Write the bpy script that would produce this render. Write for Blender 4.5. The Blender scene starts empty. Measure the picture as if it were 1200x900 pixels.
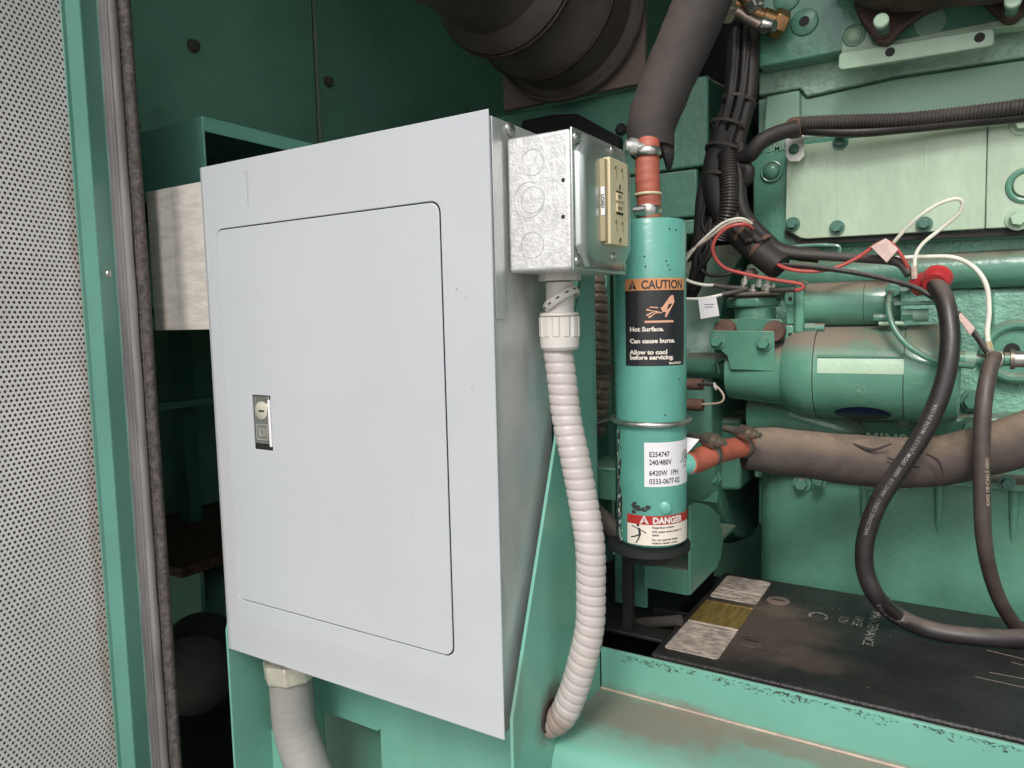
import bpy, math, random
from mathutils import Vector, Matrix
random.seed(7)
S = bpy.context.scene
COL = S.collection
R = math.radians

# ---------------------------------------------------------------- camera
F_PX, CX, CY = 855.04, 600.0, 450.0          # focal length in pixels of the 1200x900 photograph
AX = (0.85134614, 0.02667799, -0.52392561)   # world axes seen from the camera (x right, y down, z forward)
AY = (0.52407852, -0.08795634, 0.84711592)
AZ = (-0.02348323, -0.99576702, -0.08886265)
cam_d = bpy.data.cameras.new('camera')
cam = bpy.data.objects.new('camera', cam_d); COL.objects.link(cam)
cam.matrix_world = Matrix(((AX[0], -AX[1], -AX[2], 0), (AY[0], -AY[1], -AY[2], 0), (AZ[0], -AZ[1], -AZ[2], 0), (0, 0, 0, 1)))
cam_d.sensor_width = 36; cam_d.lens = F_PX / 1200 * 36
cam_d.clip_start = 0.02; cam_d.clip_end = 3000
S.camera = cam

# ---------------------------------------------------------------- sky, sun, exposure
SUN_EL, SUN_AZ = R(44), math.atan2(0.26, -1.0)
w = bpy.data.worlds.new('World'); S.world = w; w.use_nodes = True
nt = w.node_tree; bg = nt.nodes['Background']
sky = nt.nodes.new('ShaderNodeTexSky'); sky.sky_type = 'NISHITA'; sky.sun_disc = False
sky.sun_elevation = SUN_EL; sky.sun_rotation = SUN_AZ; sky.dust_density = 3.0; sky.air_density = 1.0
hs = nt.nodes.new('ShaderNodeHueSaturation'); hs.inputs['Saturation'].default_value = 0.3   # thin cloud greys the sky
nt.links.new(sky.outputs[0], hs.inputs['Color']); nt.links.new(hs.outputs[0], bg.inputs['Color'])
bg.inputs['Strength'].default_value = 0.15
sd = bpy.data.lights.new('sun', 'SUN'); sd.energy = 1.35; sd.angle = R(15); sd.color = (1.0, 0.965, 0.91)
so = bpy.data.objects.new('sun', sd); COL.objects.link(so)
to_sun = Vector((math.sin(SUN_AZ) * math.cos(SUN_EL), math.cos(SUN_AZ) * math.cos(SUN_EL), math.sin(SUN_EL)))
so.rotation_euler = (-to_sun).to_track_quat('-Z', 'Y').to_euler()
S.view_settings.view_transform = 'Standard'; S.view_settings.look = 'None'
S.view_settings.gamma = 1; S.view_settings.use_curve_mapping = False
S.view_settings.exposure = 0.36

# ---------------------------------------------------------------- geometry helpers
def ray(px, py):
    c = (px - CX, py - CY, F_PX)
    return Vector((sum(AX[i] * c[i] for i in range(3)), sum(AY[i] * c[i] for i in range(3)), sum(AZ[i] * c[i] for i in range(3))))
def P(px, py, Y=None, X=None, Z=None):
    """world point on a real plane (Y=, X= or Z=) that the photograph shows at px, py"""
    r = ray(px, py)
    if Y is not None: return r * (Y / r.y)
    if X is not None: return r * (X / r.x)
    return r * (Z / r.z)
def pr(px_r, px, py, Y):        # real radius of something px_r pixels in half-width, at plane Y
    return px_r * P(px, py, Y=Y).dot(Vector((AX[2], AY[2], AZ[2]))) / F_PX

class MB:
    def __init__(s): s.v = []; s.f = []; s.sm = []
    def add(s, vs, fs, smooth=False):
        o = len(s.v); s.v += [tuple(v) for v in vs]
        for f in fs: s.f.append(tuple(i + o for i in f)); s.sm.append(smooth)
        return s
    def box(s, x0, x1, y0, y1, z0, z1):
        vs = [(x, y, z) for x in (x0, x1) for y in (y0, y1) for z in (z0, z1)]
        return s.add(vs, [(0, 1, 3, 2), (4, 6, 7, 5), (0, 4, 5, 1), (2, 3, 7, 6), (0, 2, 6, 4), (1, 5, 7, 3)])
    def prism(s, pts, off):
        """closed polygon pts (3-D, coplanar) extruded by vector off"""
        n = len(pts); off = Vector(off); a = [Vector(p) for p in pts]; b = [p + off for p in a]
        fs = [tuple(range(n))[::-1], tuple(range(n, 2 * n))] + [(i, (i + 1) % n, n + (i + 1) % n, n + i) for i in range(n)]
        nrm = Vector((0, 0, 0))
        for i in range(n): nrm += a[i].cross(a[(i + 1) % n])
        if nrm.dot(off) < 0: fs = [f[::-1] for f in fs]
        return s.add(a + b, fs)
    def lathe(s, base, axis, prof, seg=32, smooth=True, phase=0.0, arc=None):
        """prof: list of (distance along axis, radius)"""
        ax = Vector(axis).normalized(); up = Vector((0, 0, 1)) if abs(ax.z) < .9 else Vector((1, 0, 0))
        u = ax.cross(up).normalized(); v = ax.cross(u).normalized(); base = Vector(base); vs = []; fs = []
        for t, r in prof:
            for k in range(seg):
                a = phase + 2 * math.pi * k / seg
                vs.append(base + ax * t + (u * math.cos(a) + v * math.sin(a)) * r)
        for i in range(len(prof) - 1):
            for k in range(seg):
                k2 = (k + 1) % seg
                fs.append((i * seg + k, i * seg + k2, (i + 1) * seg + k2, (i + 1) * seg + k))
        fs.append(tuple(range(seg))[::-1]); fs.append(tuple((len(prof) - 1) * seg + k for k in range(seg)))
        return s.add(vs, fs, smooth)
    def cyl(s, a, b, r0, r1=None, seg=24, smooth=True):
        a = Vector(a); b = Vector(b)
        return s.lathe(a, b - a, [(0, r0), ((b - a).length, r0 if r1 is None else r1)], seg, smooth)
    def tube(s, pts, rad, seg=16, step=None, ribs=None, smooth=True, flat=1.0, lump=0.0):
        """pts: control points, rad: radius or list of radii; ribs = (pitch, depth, helix)"""
        pts = [Vector(p) for p in pts]; rl = rad if isinstance(rad, (list, tuple)) else [rad] * len(pts)
        dense = []; n = len(pts)
        for i in range(n - 1):
            p0, p1, p2, p3 = pts[max(i - 1, 0)], pts[i], pts[i + 1], pts[min(i + 2, n - 1)]
            for k in range(24):
                t = k / 24
                q = 0.5 * ((2 * p1) + (-p0 + p2) * t + (2 * p0 - 5 * p1 + 4 * p2 - p3) * t * t + (-p0 + 3 * p1 - 3 * p2 + p3) * t ** 3)
                dense.append((q, rl[i] + (rl[i + 1] - rl[i]) * t))
        dense.append((pts[-1], rl[-1]))
        L = [0.0]
        for i in range(1, len(dense)): L.append(L[-1] + (dense[i][0] - dense[i - 1][0]).length)
        tot = L[-1]
        if step is None: step = max(tot / (len(pts) * 8), 0.0008)
        if ribs: step = ribs[0] / (9 if ribs[2] else 6)
        m = max(int(tot / step), 2); ring = []; j = 0
        for i in range(m + 1):
            d = tot * i / m
            while j < len(L) - 2 and L[j + 1] < d: j += 1
            t = (d - L[j]) / max(L[j + 1] - L[j], 1e-9); t = min(max(t, 0), 1)
            ring.append((dense[j][0].lerp(dense[j + 1][0], t), dense[j][1] + (dense[j + 1][1] - dense[j][1]) * t, d))
        tg = [(ring[min(i + 1, m)][0] - ring[max(i - 1, 0)][0]).normalized() for i in range(m + 1)]
        up = Vector((0, 0, 1)) if abs(tg[0].z) < .9 else Vector((1, 0, 0))
        u = tg[0].cross(up).normalized(); vs = []; fs = []
        for i, (c, r, d) in enumerate(ring):
            u = (u - tg[i] * u.dot(tg[i])).normalized(); v = tg[i].cross(u)
            for k in range(seg):
                a = 2 * math.pi * k / seg; rr = r
                if lump: rr = r * (1 + lump * (math.sin(d * 47 + 2 * a + r * 900) + .7 * math.sin(d * 113 - 3 * a) + .5 * math.sin(d * 211 + a * 5 + 1.3) + .35 * math.sin(d * 389 - 4 * a)))
                if ribs:
                    ph = d / ribs[0] * 2 * math.pi + (a if ribs[2] else 0)
                    q = math.cos(ph); rr = r + ribs[1] * (0.6 - 1.6 * max(0.0, (q - 0.35) / 0.65) ** 1.2) if ribs[2] else r + ribs[1] * math.copysign(abs(q) ** 0.6, q)
                vs.append(c + (u * math.cos(a) + v * math.sin(a) * flat) * rr)
        for i in range(m):
            for k in range(seg):
                k2 = (k + 1) % seg
                fs.append((i * seg + k, (i + 1) * seg + k, (i + 1) * seg + k2, i * seg + k2))
        fs.append(tuple(range(seg))); fs.append(tuple(m * seg + k for k in range(seg))[::-1])
        return s.add(vs, fs, smooth)
    def torus(s, c, axis, R_, r, seg=36, sub=10, arc=(0, 360), flat=1.0):
        ax = Vector(axis).normalized(); up = Vector((0, 0, 1)) if abs(ax.z) < .9 else Vector((1, 0, 0))
        u = ax.cross(up).normalized(); v = ax.cross(u).normalized(); c = Vector(c); vs = []; fs = []
        full = abs(arc[1] - arc[0]) >= 360; n = seg if full else seg + 1
        for i in range(n):
            a = R(arc[0] + (arc[1] - arc[0]) * i / seg); d = u * math.cos(a) + v * math.sin(a)
            for k in range(sub):
                b = 2 * math.pi * k / sub
                vs.append(c + d * (R_ + r * math.cos(b)) + ax * (r * flat * math.sin(b)))
        for i in range(seg if full else seg):
            i2 = (i + 1) % n
            for k in range(sub):
                k2 = (k + 1) % sub; fs.append((i * sub + k, i2 * sub + k, i2 * sub + k2, i * sub + k2))
        if not full: fs.append(tuple(range(sub))); fs.append(tuple((n - 1) * sub + k for k in range(sub))[::-1])
        return s.add(vs, fs, True)
    def build(s, name, mat, parent=None, bevel=0.0, seg=2, label=None, angle=35):
        off = Vector(parent['_o']) if parent is not None else Vector((0, 0, 0))
        me = bpy.data.meshes.new(name)
        me.from_pydata([(v[0] - off.x, v[1] - off.y, v[2] - off.z) for v in s.v], [], s.f)
        me.polygons.foreach_set('use_smooth', [True] * len(me.polygons))
        import bmesh
        b = bmesh.new(); b.from_mesh(me); bmesh.ops.recalc_face_normals(b, faces=b.faces); b.to_mesh(me); b.free()
        me.set_sharp_from_angle(angle=R(angle))
        me.materials.append(mat); o = bpy.data.objects.new(name, me); COL.objects.link(o)
        o['_o'] = tuple(off)
        if parent is not None: o.parent = parent
        if bevel:
            bm_ = o.modifiers.new('bevel', 'BEVEL'); bm_.width = bevel; bm_.segments = seg; bm_.limit_method = 'ANGLE'
            bm_.angle_limit = R(40); bm_.harden_normals = False
        if label: o['label'] = label
        return o
def thing(name, label, cat, loc, group=None):
    o = bpy.data.objects.new(name, None); COL.objects.link(o); o.location = loc; o['_o'] = tuple(loc)
    o.empty_display_size = 0.02
    o['label'] = label; o['category'] = cat
    if group: o['group'] = group
    return o
def tag(o, label, cat, group=None):
    o['label'] = label; o['category'] = cat
    if group: o['group'] = group
    return o
def struct(o): o['kind'] = 'structure'; return o

def inst(parent, name, mesh, loc, rot=None, scale=1.0, label=None):
    off = Vector(parent['_o']); o = bpy.data.objects.new(name, mesh); COL.objects.link(o); o.parent = parent
    o.location = Vector(loc) - off; o['_o'] = tuple(loc)
    if rot: o.rotation_euler = rot
    o.scale = (scale,) * 3
    if label: o['label'] = label
    return o

def text_geo(body, size, align='LEFT', bold=0.0, xs=1.0, spacing=1.0):
    cu = bpy.data.curves.new('t', 'FONT'); cu.body = body; cu.size = size; cu.align_x = align; cu.resolution_u = 3
    cu.offset = bold; cu.space_character = spacing
    ob = bpy.data.objects.new('t', cu); me = ob.to_mesh()
    vs = [(v.co.x * xs, v.co.y) for v in me.vertices]; fs = [tuple(p.vertices) for p in me.polygons]
    ob.to_mesh_clear(); bpy.data.objects.remove(ob); bpy.data.curves.remove(cu)
    return vs, fs
class Flat:
    """2-D shapes (u right, v up) gathered, then laid on a surface by a mapping function"""
    def __init__(s): s.v = []; s.f = []
    def add(s, vs, fs, du=0, dv=0):
        o = len(s.v); s.v += [(a + du, b + dv) for a, b in vs]; s.f += [tuple(i + o for i in f) for f in fs]; return s
    def text(s, body, size, u, v, **k): g = text_geo(body, size, **k); return s.add(g[0], g[1], u, v)
    def poly(s, pts): return s.add(pts, [tuple(range(len(pts)))])
    def grid(s, u0, u1, v0, v1, nu, nv):
        vs = [(u0 + (u1 - u0) * i / nu, v0 + (v1 - v0) * j / nv) for i in range(nu + 1) for j in range(nv + 1)]
        return s.add(vs, [(i * (nv + 1) + j, (i + 1) * (nv + 1) + j, (i + 1) * (nv + 1) + j + 1, i * (nv + 1) + j + 1) for i in range(nu) for j in range(nv)])
    def rect(s, u0, u1, v0, v1, nu=1):
        vs = []; fs = []
        for i in range(nu + 1):
            u = u0 + (u1 - u0) * i / nu; vs += [(u, v0), (u, v1)]
        for i in range(nu): fs.append((2 * i, 2 * i + 2, 2 * i + 3, 2 * i + 1))
        return s.add(vs, fs)
    def line(s, a, b, w_):
        a = Vector(a); b = Vector(b); d = (b - a).normalized() * w_ / 2; n = Vector((-d.y, d.x))
        return s.poly([tuple(a + n), tuple(a - n), tuple(b - n), tuple(b + n)])
    def disc(s, c, r, n=16, r2=None):
        if r2 is None: return s.poly([(c[0] + r * math.cos(2 * math.pi * i / n), c[1] + r * math.sin(2 * math.pi * i / n)) for i in range(n)])
        vs = [(c[0] + q * math.cos(2 * math.pi * i / n), c[1] + q * math.sin(2 * math.pi * i / n)) for q in (r2, r) for i in range(n)]
        return s.add(vs, [(i, (i + 1) % n, n + (i + 1) % n, n + i) for i in range(n)])
    def build(s, name, mat, parent, fn, label=None):
        m = MB(); m.add([fn(u, v) for u, v in s.v], s.f)
        off = Vector(parent['_o']); me = bpy.data.meshes.new(name)
        me.from_pydata([tuple(Vector(v) - off) for v in m.v], [], m.f); me.materials.append(mat)
        o = bpy.data.objects.new(name, me); COL.objects.link(o); o.parent = parent; o['_o'] = tuple(off)
        if label: o['label'] = label
        return o

# ---------------------------------------------------------------- materials
def mat(name, col, rough=0.5, metal=0.0, var=0.12, vscale=9.0, bump=0.0, bscale=200.0, dust=0.0, dustcol=(0.20, 0.155, 0.12),
        grime=0.0, grimecol=(0.10, 0.085, 0.07), gscale=14.0, chips=0.0, spots=0.0, coat=0.0, wave=None, stretch=None, spec=0.5,
        zones=(), updust=0.35):
    m = bpy.data.materials.new(name); m.use_nodes = True; n = m.node_tree.nodes; l = m.node_tree.links
    b = n['Principled BSDF']; geo = n.new('ShaderNodeNewGeometry')
    pos = geo.outputs['Position']
    if stretch:
        mp = n.new('ShaderNodeMapping'); mp.inputs['Scale'].default_value = stretch; l.new(pos, mp.inputs['Vector']); spos = mp.outputs[0]
    else: spos = pos
    def noise(scale, detail=4, rough_=0.55, vec=None, dist=0.0):
        t = n.new('ShaderNodeTexNoise'); t.inputs['Scale'].default_value = scale; t.inputs['Detail'].default_value = detail
        t.inputs['Roughness'].default_value = rough_; t.inputs['Distortion'].default_value = dist; l.new(vec or spos, t.inputs['Vector']); return t.outputs['Fac']
    def ramp(src, a, c):
        r = n.new('ShaderNodeMapRange'); r.inputs['From Min'].default_value = a; r.inputs['From Max'].default_value = c
        r.interpolation_type = 'SMOOTHSTEP'; l.new(src, r.inputs['Value']); return r.outputs[0]
    def math_(op, a, c):
        r = n.new('ShaderNodeMath'); r.operation = op
        for i, q in enumerate((a, c)):
            if isinstance(q, (int, float)): r.inputs[i].default_value = q
            else: l.new(q, r.inputs[i])
        r.use_clamp = op in ('MULTIPLY', 'ADD') and False
        return r.outputs[0]
    def mixc(f, a, c):
        r = n.new('ShaderNodeMix'); r.data_type = 'RGBA'
        if isinstance(f, (int, float)): r.inputs[0].default_value = f
        else: l.new(f, r.inputs[0])
        for i, q in ((6, a), (7, c)):
            if isinstance(q, tuple): r.inputs[i].default_value = (*q[:3], 1)
            else: l.new(q, r.inputs[i])
        return r.outputs[2]
    lo = tuple(c * (1 - var) for c in col); hi = tuple(min(c * (1 + var), 1) for c in col)
    c_ = mixc(ramp(noise(vscale, 5, 0.6), 0.3, 0.7), lo, hi)
    rgh = rough
    rr = math_('ADD', math_('MULTIPLY', noise(vscale * 2.3, 4), 0.16), rough - 0.08)
    if grime:
        g = math_('MULTIPLY', ramp(noise(gscale, 6, 0.68), 0.62 - 0.25 * grime, 0.85), min(1.0, 0.35 + grime))
        c_ = mixc(g, c_, grimecol); rr = math_('ADD', rr, math_('MULTIPLY', g, 0.25))
    for (zc, zs, zcol, zk) in zones:      # a stain with its own place: centre, half-size, colour, strength
        sub = n.new('ShaderNodeVectorMath'); sub.operation = 'SUBTRACT'; l.new(pos, sub.inputs[0]); sub.inputs[1].default_value = zc
        dv = n.new('ShaderNodeVectorMath'); dv.operation = 'DIVIDE'; l.new(sub.outputs[0], dv.inputs[0]); dv.inputs[1].default_value = zs
        ln = n.new('ShaderNodeVectorMath'); ln.operation = 'LENGTH'; l.new(dv.outputs[0], ln.inputs[0])
        zz = math_('ADD', ln.outputs['Value'], math_('MULTIPLY', math_('SUBTRACT', noise(28, 6, 0.7, vec=pos), 0.5), 1.3))
        zf = math_('MULTIPLY', ramp(zz, 1.15, 0.45), zk); c_ = mixc(zf, c_, zcol); rr = math_('ADD', rr, math_('MULTIPLY', zf, 0.2))
    if dust:
        sx = n.new('ShaderNodeSeparateXYZ'); l.new(geo.outputs['Normal'], sx.inputs[0])
        d = math_('MULTIPLY', ramp(sx.outputs['Z'], updust, 0.95), ramp(noise(11, 6, 0.7, vec=pos), 0.25, 0.6))
        d = math_('MULTIPLY', d, dust); c_ = mixc(d, c_, dustcol); rr = math_('ADD', rr, math_('MULTIPLY', d, 0.4))
    if spots:
        v_ = ramp(noise(260, 2, 0.5, vec=pos), 0.80 - 0.1 * spots, 0.83 - 0.1 * spots); c_ = mixc(math_('MULTIPLY', v_, 0.7), c_, (0.45, 0.43, 0.38))
    if chips:
        ch = ramp(noise(70, 5, 0.75, vec=pos), 0.70 - 0.12 * chips, 0.715 - 0.12 * chips); c_ = mixc(ch, c_, (0.035, 0.032, 0.03))
    l.new(c_, b.inputs['Base Color'])
    cl = n.new('ShaderNodeClamp'); l.new(rr, cl.inputs[0]); l.new(cl.outputs[0], b.inputs['Roughness'])
    b.inputs['Metallic'].default_value = metal; b.inputs['Specular IOR Level'].default_value = spec
    if coat: b.inputs['Coat Weight'].default_value = coat; b.inputs['Coat Roughness'].default_value = 0.12
    if bump:
        bp = n.new('ShaderNodeBump'); bp.inputs['Strength'].default_value = min(bump, 1.0); bp.inputs['Distance'].default_value = 0.0008 * max(1, bump)
        l.new(noise(bscale, 4, 0.6), bp.inputs['Height']); l.new(bp.outputs[0], b.inputs['Normal'])
    m['_'] = 1
    return m
GREEN = (0.145, 0.36, 0.28)
EG = (0.085, 0.225, 0.160)
M = {}
M['green'] = mat('green_enclosure_paint', GREEN, 0.30, var=0.09, vscale=6, bump=0.2, bscale=260, dust=0.35, grime=0.16, grimecol=(0.15, 0.22, 0.16),
                 zones=(((-0.312, 0.56, -0.36), (0.01, 0.030, 0.034), (0.10, 0.065, 0.045), 0.8), ((-0.312, 0.50, -0.30), (0.01, 0.012, 0.10), (0.16, 0.15, 0.11), 0.35)))
M['wallgreen'] = mat('green_partition_paint', (0.19, 0.41, 0.30), 0.45, var=0.14, vscale=4, bump=0.1, bscale=260, grime=0.22, grimecol=(0.05, 0.10, 0.075), gscale=5)
M['rail'] = mat('green_skid_paint', GREEN, 0.30, var=0.08, vscale=6, bump=0.2, bscale=120, dust=0.30, updust=0.8, dustcol=(0.25, 0.23, 0.19), grime=0.08,
                zones=(((-0.25, 0.635, -0.386), (0.13, 0.045, 0.012), (0.19, 0.14, 0.11), 0.8), ((-0.02, 0.652, -0.386), (0.3, 0.022, 0.006), (0.22, 0.15, 0.115), 0.7)))
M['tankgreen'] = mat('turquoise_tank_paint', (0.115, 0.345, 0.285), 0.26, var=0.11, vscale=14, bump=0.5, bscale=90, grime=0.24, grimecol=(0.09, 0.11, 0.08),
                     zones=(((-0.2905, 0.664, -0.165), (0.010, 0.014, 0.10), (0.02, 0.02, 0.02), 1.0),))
M['engine'] = mat('green_engine_paint', EG, 0.30, var=0.12, vscale=10, bump=1.3, bscale=90, dust=0.8, grime=0.2, updust=0.25)
M['enginesm'] = mat('green_engine_paint_smooth', (0.095, 0.245, 0.172), 0.17, var=0.18, vscale=9, bump=1.0, bscale=90, dust=1.0, updust=0.15,
                    dustcol=(0.20, 0.165, 0.125), grime=0.22, grimecol=(0.09, 0.13, 0.085), gscale=13,
                    zones=(((-0.15, 0.985, -0.165), (0.10, 0.06, 0.030), (0.085, 0.085, 0.05), 0.75), ((-0.22, 1.0, -0.20), (0.06, 0.08, 0.06), (0.05, 0.08, 0.055), 0.6)))
M['starterg'] = mat('dusty_starter_paint', (0.095, 0.245, 0.172), 0.17, var=0.18, vscale=9, bump=0.5, bscale=90, dust=1.7, updust=0.25,
                    dustcol=(0.20, 0.165, 0.125), grime=0.22, grimecol=(0.09, 0.13, 0.085), gscale=13)
M['enginerough'] = mat('green_cast_iron_paint', (0.17, 0.37, 0.275), 0.24, var=0.22, vscale=25, bump=4.0, bscale=150, dust=0.5, grime=0.16, gscale=9)
M['enginepale'] = mat('pale_green_glare_paint', (0.36, 0.50, 0.36), 0.32, var=0.12, vscale=14, bump=0.6, bscale=220, grime=0.22, grimecol=(0.30, 0.36, 0.22), gscale=22)  # paled green carrying painted-in glare, including the starter highlight
M['roughpale'] = mat('pale_rough_casting', (0.30, 0.46, 0.35), 0.30, var=0.2, vscale=30, bump=5, bscale=110, grime=0.3, grimecol=(0.18, 0.30, 0.22), gscale=20)
M['paleplate'] = mat('side_cover_glare_paint', (0.41, 0.52, 0.38), 0.22, var=0.18, vscale=9, bump=0.8, bscale=160, grime=0.42, grimecol=(0.27, 0.40, 0.26), gscale=16, stretch=(1, 1, 0.35))  # cover green lightened to hold the glare in its colour
M['engdark'] = mat('green_flat_machined_paint', (0.20, 0.34, 0.25), 0.42, var=0.12, vscale=7, bump=0.25, bscale=200, grime=0.2, grimecol=(0.22, 0.33, 0.25), gscale=6)
M['engdark2'] = mat('dark_green_bolt_paint', (0.06, 0.17, 0.125), 0.25, var=0.2, vscale=40)
M['seamlip'] = mat('pale_seam_sealant', (0.33, 0.36, 0.29), 0.5)
M['grey'] = mat('light_grey_panel_paint', (0.435, 0.452, 0.472), 0.34, var=0.028, vscale=4, bump=0.16, bscale=500, grime=0.14, grimecol=(0.40, 0.405, 0.41), gscale=7,
                zones=(((-0.50, 0.49, -0.33), (0.20, 0.05, 0.02), (0.40, 0.39, 0.38), 0.35), ((-0.67, 0.49, -0.20), (0.02, 0.05, 0.16), (0.42, 0.40, 0.41), 0.5)))
M['galv'] = mat('galvanised_steel', (0.56, 0.57, 0.57), 0.42, metal=0.65, var=0.10, vscale=40, bump=0.25, bscale=240, grime=0.30, grimecol=(0.30, 0.28, 0.25), gscale=10, stretch=(1, 1, 0.5))
M['galvb'] = mat('bright_galvanised_steel', (0.72, 0.71, 0.69), 0.40, metal=0.6, var=0.14, vscale=160, bump=0.7, bscale=420, grime=0.16, grimecol=(0.42, 0.40, 0.36), gscale=30)
M['coverm'] = mat('stamped_cover_steel', (0.52, 0.55, 0.53), 0.36, metal=0.9, var=0.06, vscale=20, bump=0.1, bscale=80)
M['sheet'] = mat('spangled_galvanised_sheet', (0.56, 0.52, 0.47), 0.5, metal=0.0, var=0.12, vscale=60, bump=0.9, bscale=160, grime=0.4, grimecol=(0.24, 0.215, 0.19), gscale=18, stretch=(0.5, 1, 1.6))
M['perf'] = mat('perforated_steel', (0.78, 0.74, 0.71), 0.5, metal=0.0, var=0.07, vscale=8, bump=0.2, bscale=200, grime=0.2, grimecol=(0.50, 0.42, 0.35), gscale=10,
                zones=(((-0.733, 0.392, -0.25), (0.02, 0.016, 0.30), (0.44, 0.32, 0.24), 0.6), ((-0.733, 0.392, 0.10), (0.02, 0.012, 0.10), (0.45, 0.30, 0.22), 0.55)))
M['foam'] = mat('dark_liner_foam', (0.11, 0.085, 0.07), 0.9, var=0.3)
M['steel'] = mat('bare_steel', (0.52, 0.50, 0.47), 0.3, metal=0.95, var=0.15, vscale=60, grime=0.2, grimecol=(0.16, 0.11, 0.07), gscale=60)
M['dirtysteel'] = mat('dirty_steel', (0.28, 0.23, 0.19), 0.42, metal=0.8, var=0.25, vscale=60, grime=0.5, grimecol=(0.10, 0.07, 0.05), gscale=50)
M['zinc'] = mat('zinc_plate', (0.66, 0.66, 0.60), 0.33, metal=0.75, var=0.08, vscale=50)
M['black'] = mat('black_paint', (0.012, 0.012, 0.012), 0.6, var=0.3, grime=0.2, grimecol=(0.03, 0.028, 0.025))
M['void'] = mat('unlit_black', (0.006, 0.007, 0.007), 0.85, var=0.3)  # near-black that paints in the darkness of unlit recesses
M['rubber'] = mat('dusty_rubber', (0.05, 0.042, 0.037), 0.55, var=0.25, vscale=14, bump=0.4, bscale=220, dust=0.55, dustcol=(0.15, 0.115, 0.09), grime=0.3, grimecol=(0.085, 0.068, 0.055))
M['loomrubber'] = mat('grimy_black_loom', (0.016, 0.013, 0.012), 0.6, var=0.35, vscale=25, bump=0.6, bscale=120, dust=0.3, dustcol=(0.07, 0.05, 0.04), grime=0.4, grimecol=(0.04, 0.029, 0.024), gscale=40)
M['cable'] = mat('dusty_cable_jacket', (0.022, 0.018, 0.018), 0.36, var=0.2, vscale=30, bump=0.4, bscale=160, dust=0.75, dustcol=(0.17, 0.135, 0.115), grime=0.2, grimecol=(0.06, 0.048, 0.042), updust=0.2)
M['cable2'] = mat('brown_dust_cable_jacket', (0.060, 0.044, 0.038), 0.45, var=0.25, vscale=30, bump=0.4, bscale=160, dust=0.6, grime=0.3, grimecol=(0.16, 0.12, 0.10))
M['sleeve'] = mat('foam_insulation_sleeve', (0.075, 0.058, 0.050), 0.8, var=0.25, vscale=12, bump=0.9, bscale=300, dust=0.9, dustcol=(0.26, 0.19, 0.135), updust=-0.1, grime=0.3, grimecol=(0.04, 0.034, 0.032))
M['sleeveup'] = mat('dark_insulation_sleeve', (0.026, 0.022, 0.022), 0.75, var=0.2, vscale=10, bump=0.7, bscale=300, dust=0.5, dustcol=(0.13, 0.09, 0.06), updust=-0.2)
M['seal'] = mat('grey_rubber_seal', (0.33, 0.295, 0.285), 0.6, var=0.25, vscale=16, bump=0.4, bscale=120, grime=0.25, grimecol=(0.13, 0.11, 0.105), stretch=(3, 3, 0.4))
M['bristle'] = mat('fuzzy_foam_strip', (0.13, 0.11, 0.10), 0.95, var=0.35, vscale=150, bump=3.0, bscale=260, stretch=(1, 1, 0.8))
M['bellows'] = mat('sooty_bellows_rubber', (0.10, 0.078, 0.068), 0.6, var=0.35, vscale=9, bump=0.3, bscale=60, dust=0.3, dustcol=(0.14, 0.10, 0.08))
M['mottle'] = mat('mottled_primer_plate', (0.17, 0.125, 0.105), 0.75, var=0.1, grime=0.6, grimecol=(0.055, 0.055, 0.05), gscale=9)
M['whitepl'] = mat('off_white_plastic', (0.55, 0.52, 0.48), 0.42, var=0.05, vscale=20, bump=0.1, grime=0.08, grimecol=(0.42, 0.37, 0.30), gscale=22)
M['conduit'] = mat('pinkish_white_conduit', (0.45, 0.405, 0.385), 0.38, var=0.05, vscale=10, bump=0.25, bscale=120, grime=0.14, grimecol=(0.42, 0.34, 0.27), gscale=12,
                   zones=(((-0.305, 0.557, -0.365), (0.022, 0.03, 0.022), (0.20, 0.14, 0.10), 0.7),))
M['gconduit'] = mat('grey_conduit', (0.27, 0.26, 0.245), 0.45, var=0.08, vscale=18, bump=0.5, bscale=60, grime=0.3, grimecol=(0.25, 0.23, 0.20), gscale=20)
M['castnut'] = mat('cast_metal_connector', (0.58, 0.55, 0.46), 0.4, metal=0.4, var=0.15, vscale=40, bump=1.0, bscale=130, grime=0.3, grimecol=(0.36, 0.32, 0.24), gscale=30)
M['coil'] = mat('rusty_conduit', (0.26, 0.20, 0.165), 0.5, metal=0.5, var=0.3, vscale=40, bump=0.4, grime=0.5, grimecol=(0.12, 0.07, 0.045), gscale=20)
M['orange'] = mat('orange_silicone_hose', (0.36, 0.095, 0.058), 0.55, var=0.15, vscale=30, bump=0.5, bscale=130, grime=0.2, grimecol=(0.26, 0.10, 0.055), gscale=30)
M['red'] = mat('red_rubber_boot', (0.42, 0.03, 0.035), 0.35, var=0.2, vscale=40, bump=0.3, grime=0.25, grimecol=(0.20, 0.06, 0.05), gscale=40)
M['redwire'] = mat('red_wire', (0.42, 0.07, 0.06), 0.4, var=0.15, vscale=50)
M['whitewire'] = mat('cream_wire', (0.70, 0.68, 0.58), 0.4, var=0.1, vscale=50)
M['tanwire'] = mat('tan_wire', (0.42, 0.33, 0.26), 0.5, var=0.2, vscale=50)
M['brown'] = mat('rusty_brown_iron', (0.060, 0.036, 0.027), 0.6, metal=0.2, var=0.35, vscale=30, bump=1.4, bscale=80, grime=0.4, grimecol=(0.03, 0.02, 0.018))
M['brass'] = mat('dirty_brass', (0.30, 0.17, 0.08), 0.35, metal=0.85, var=0.25, vscale=60, grime=0.35, grimecol=(0.08, 0.045, 0.03), gscale=50)
M['bushing'] = mat('dusty_bushing', (0.13, 0.07, 0.05), 0.8, var=0.3, vscale=40)
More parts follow.
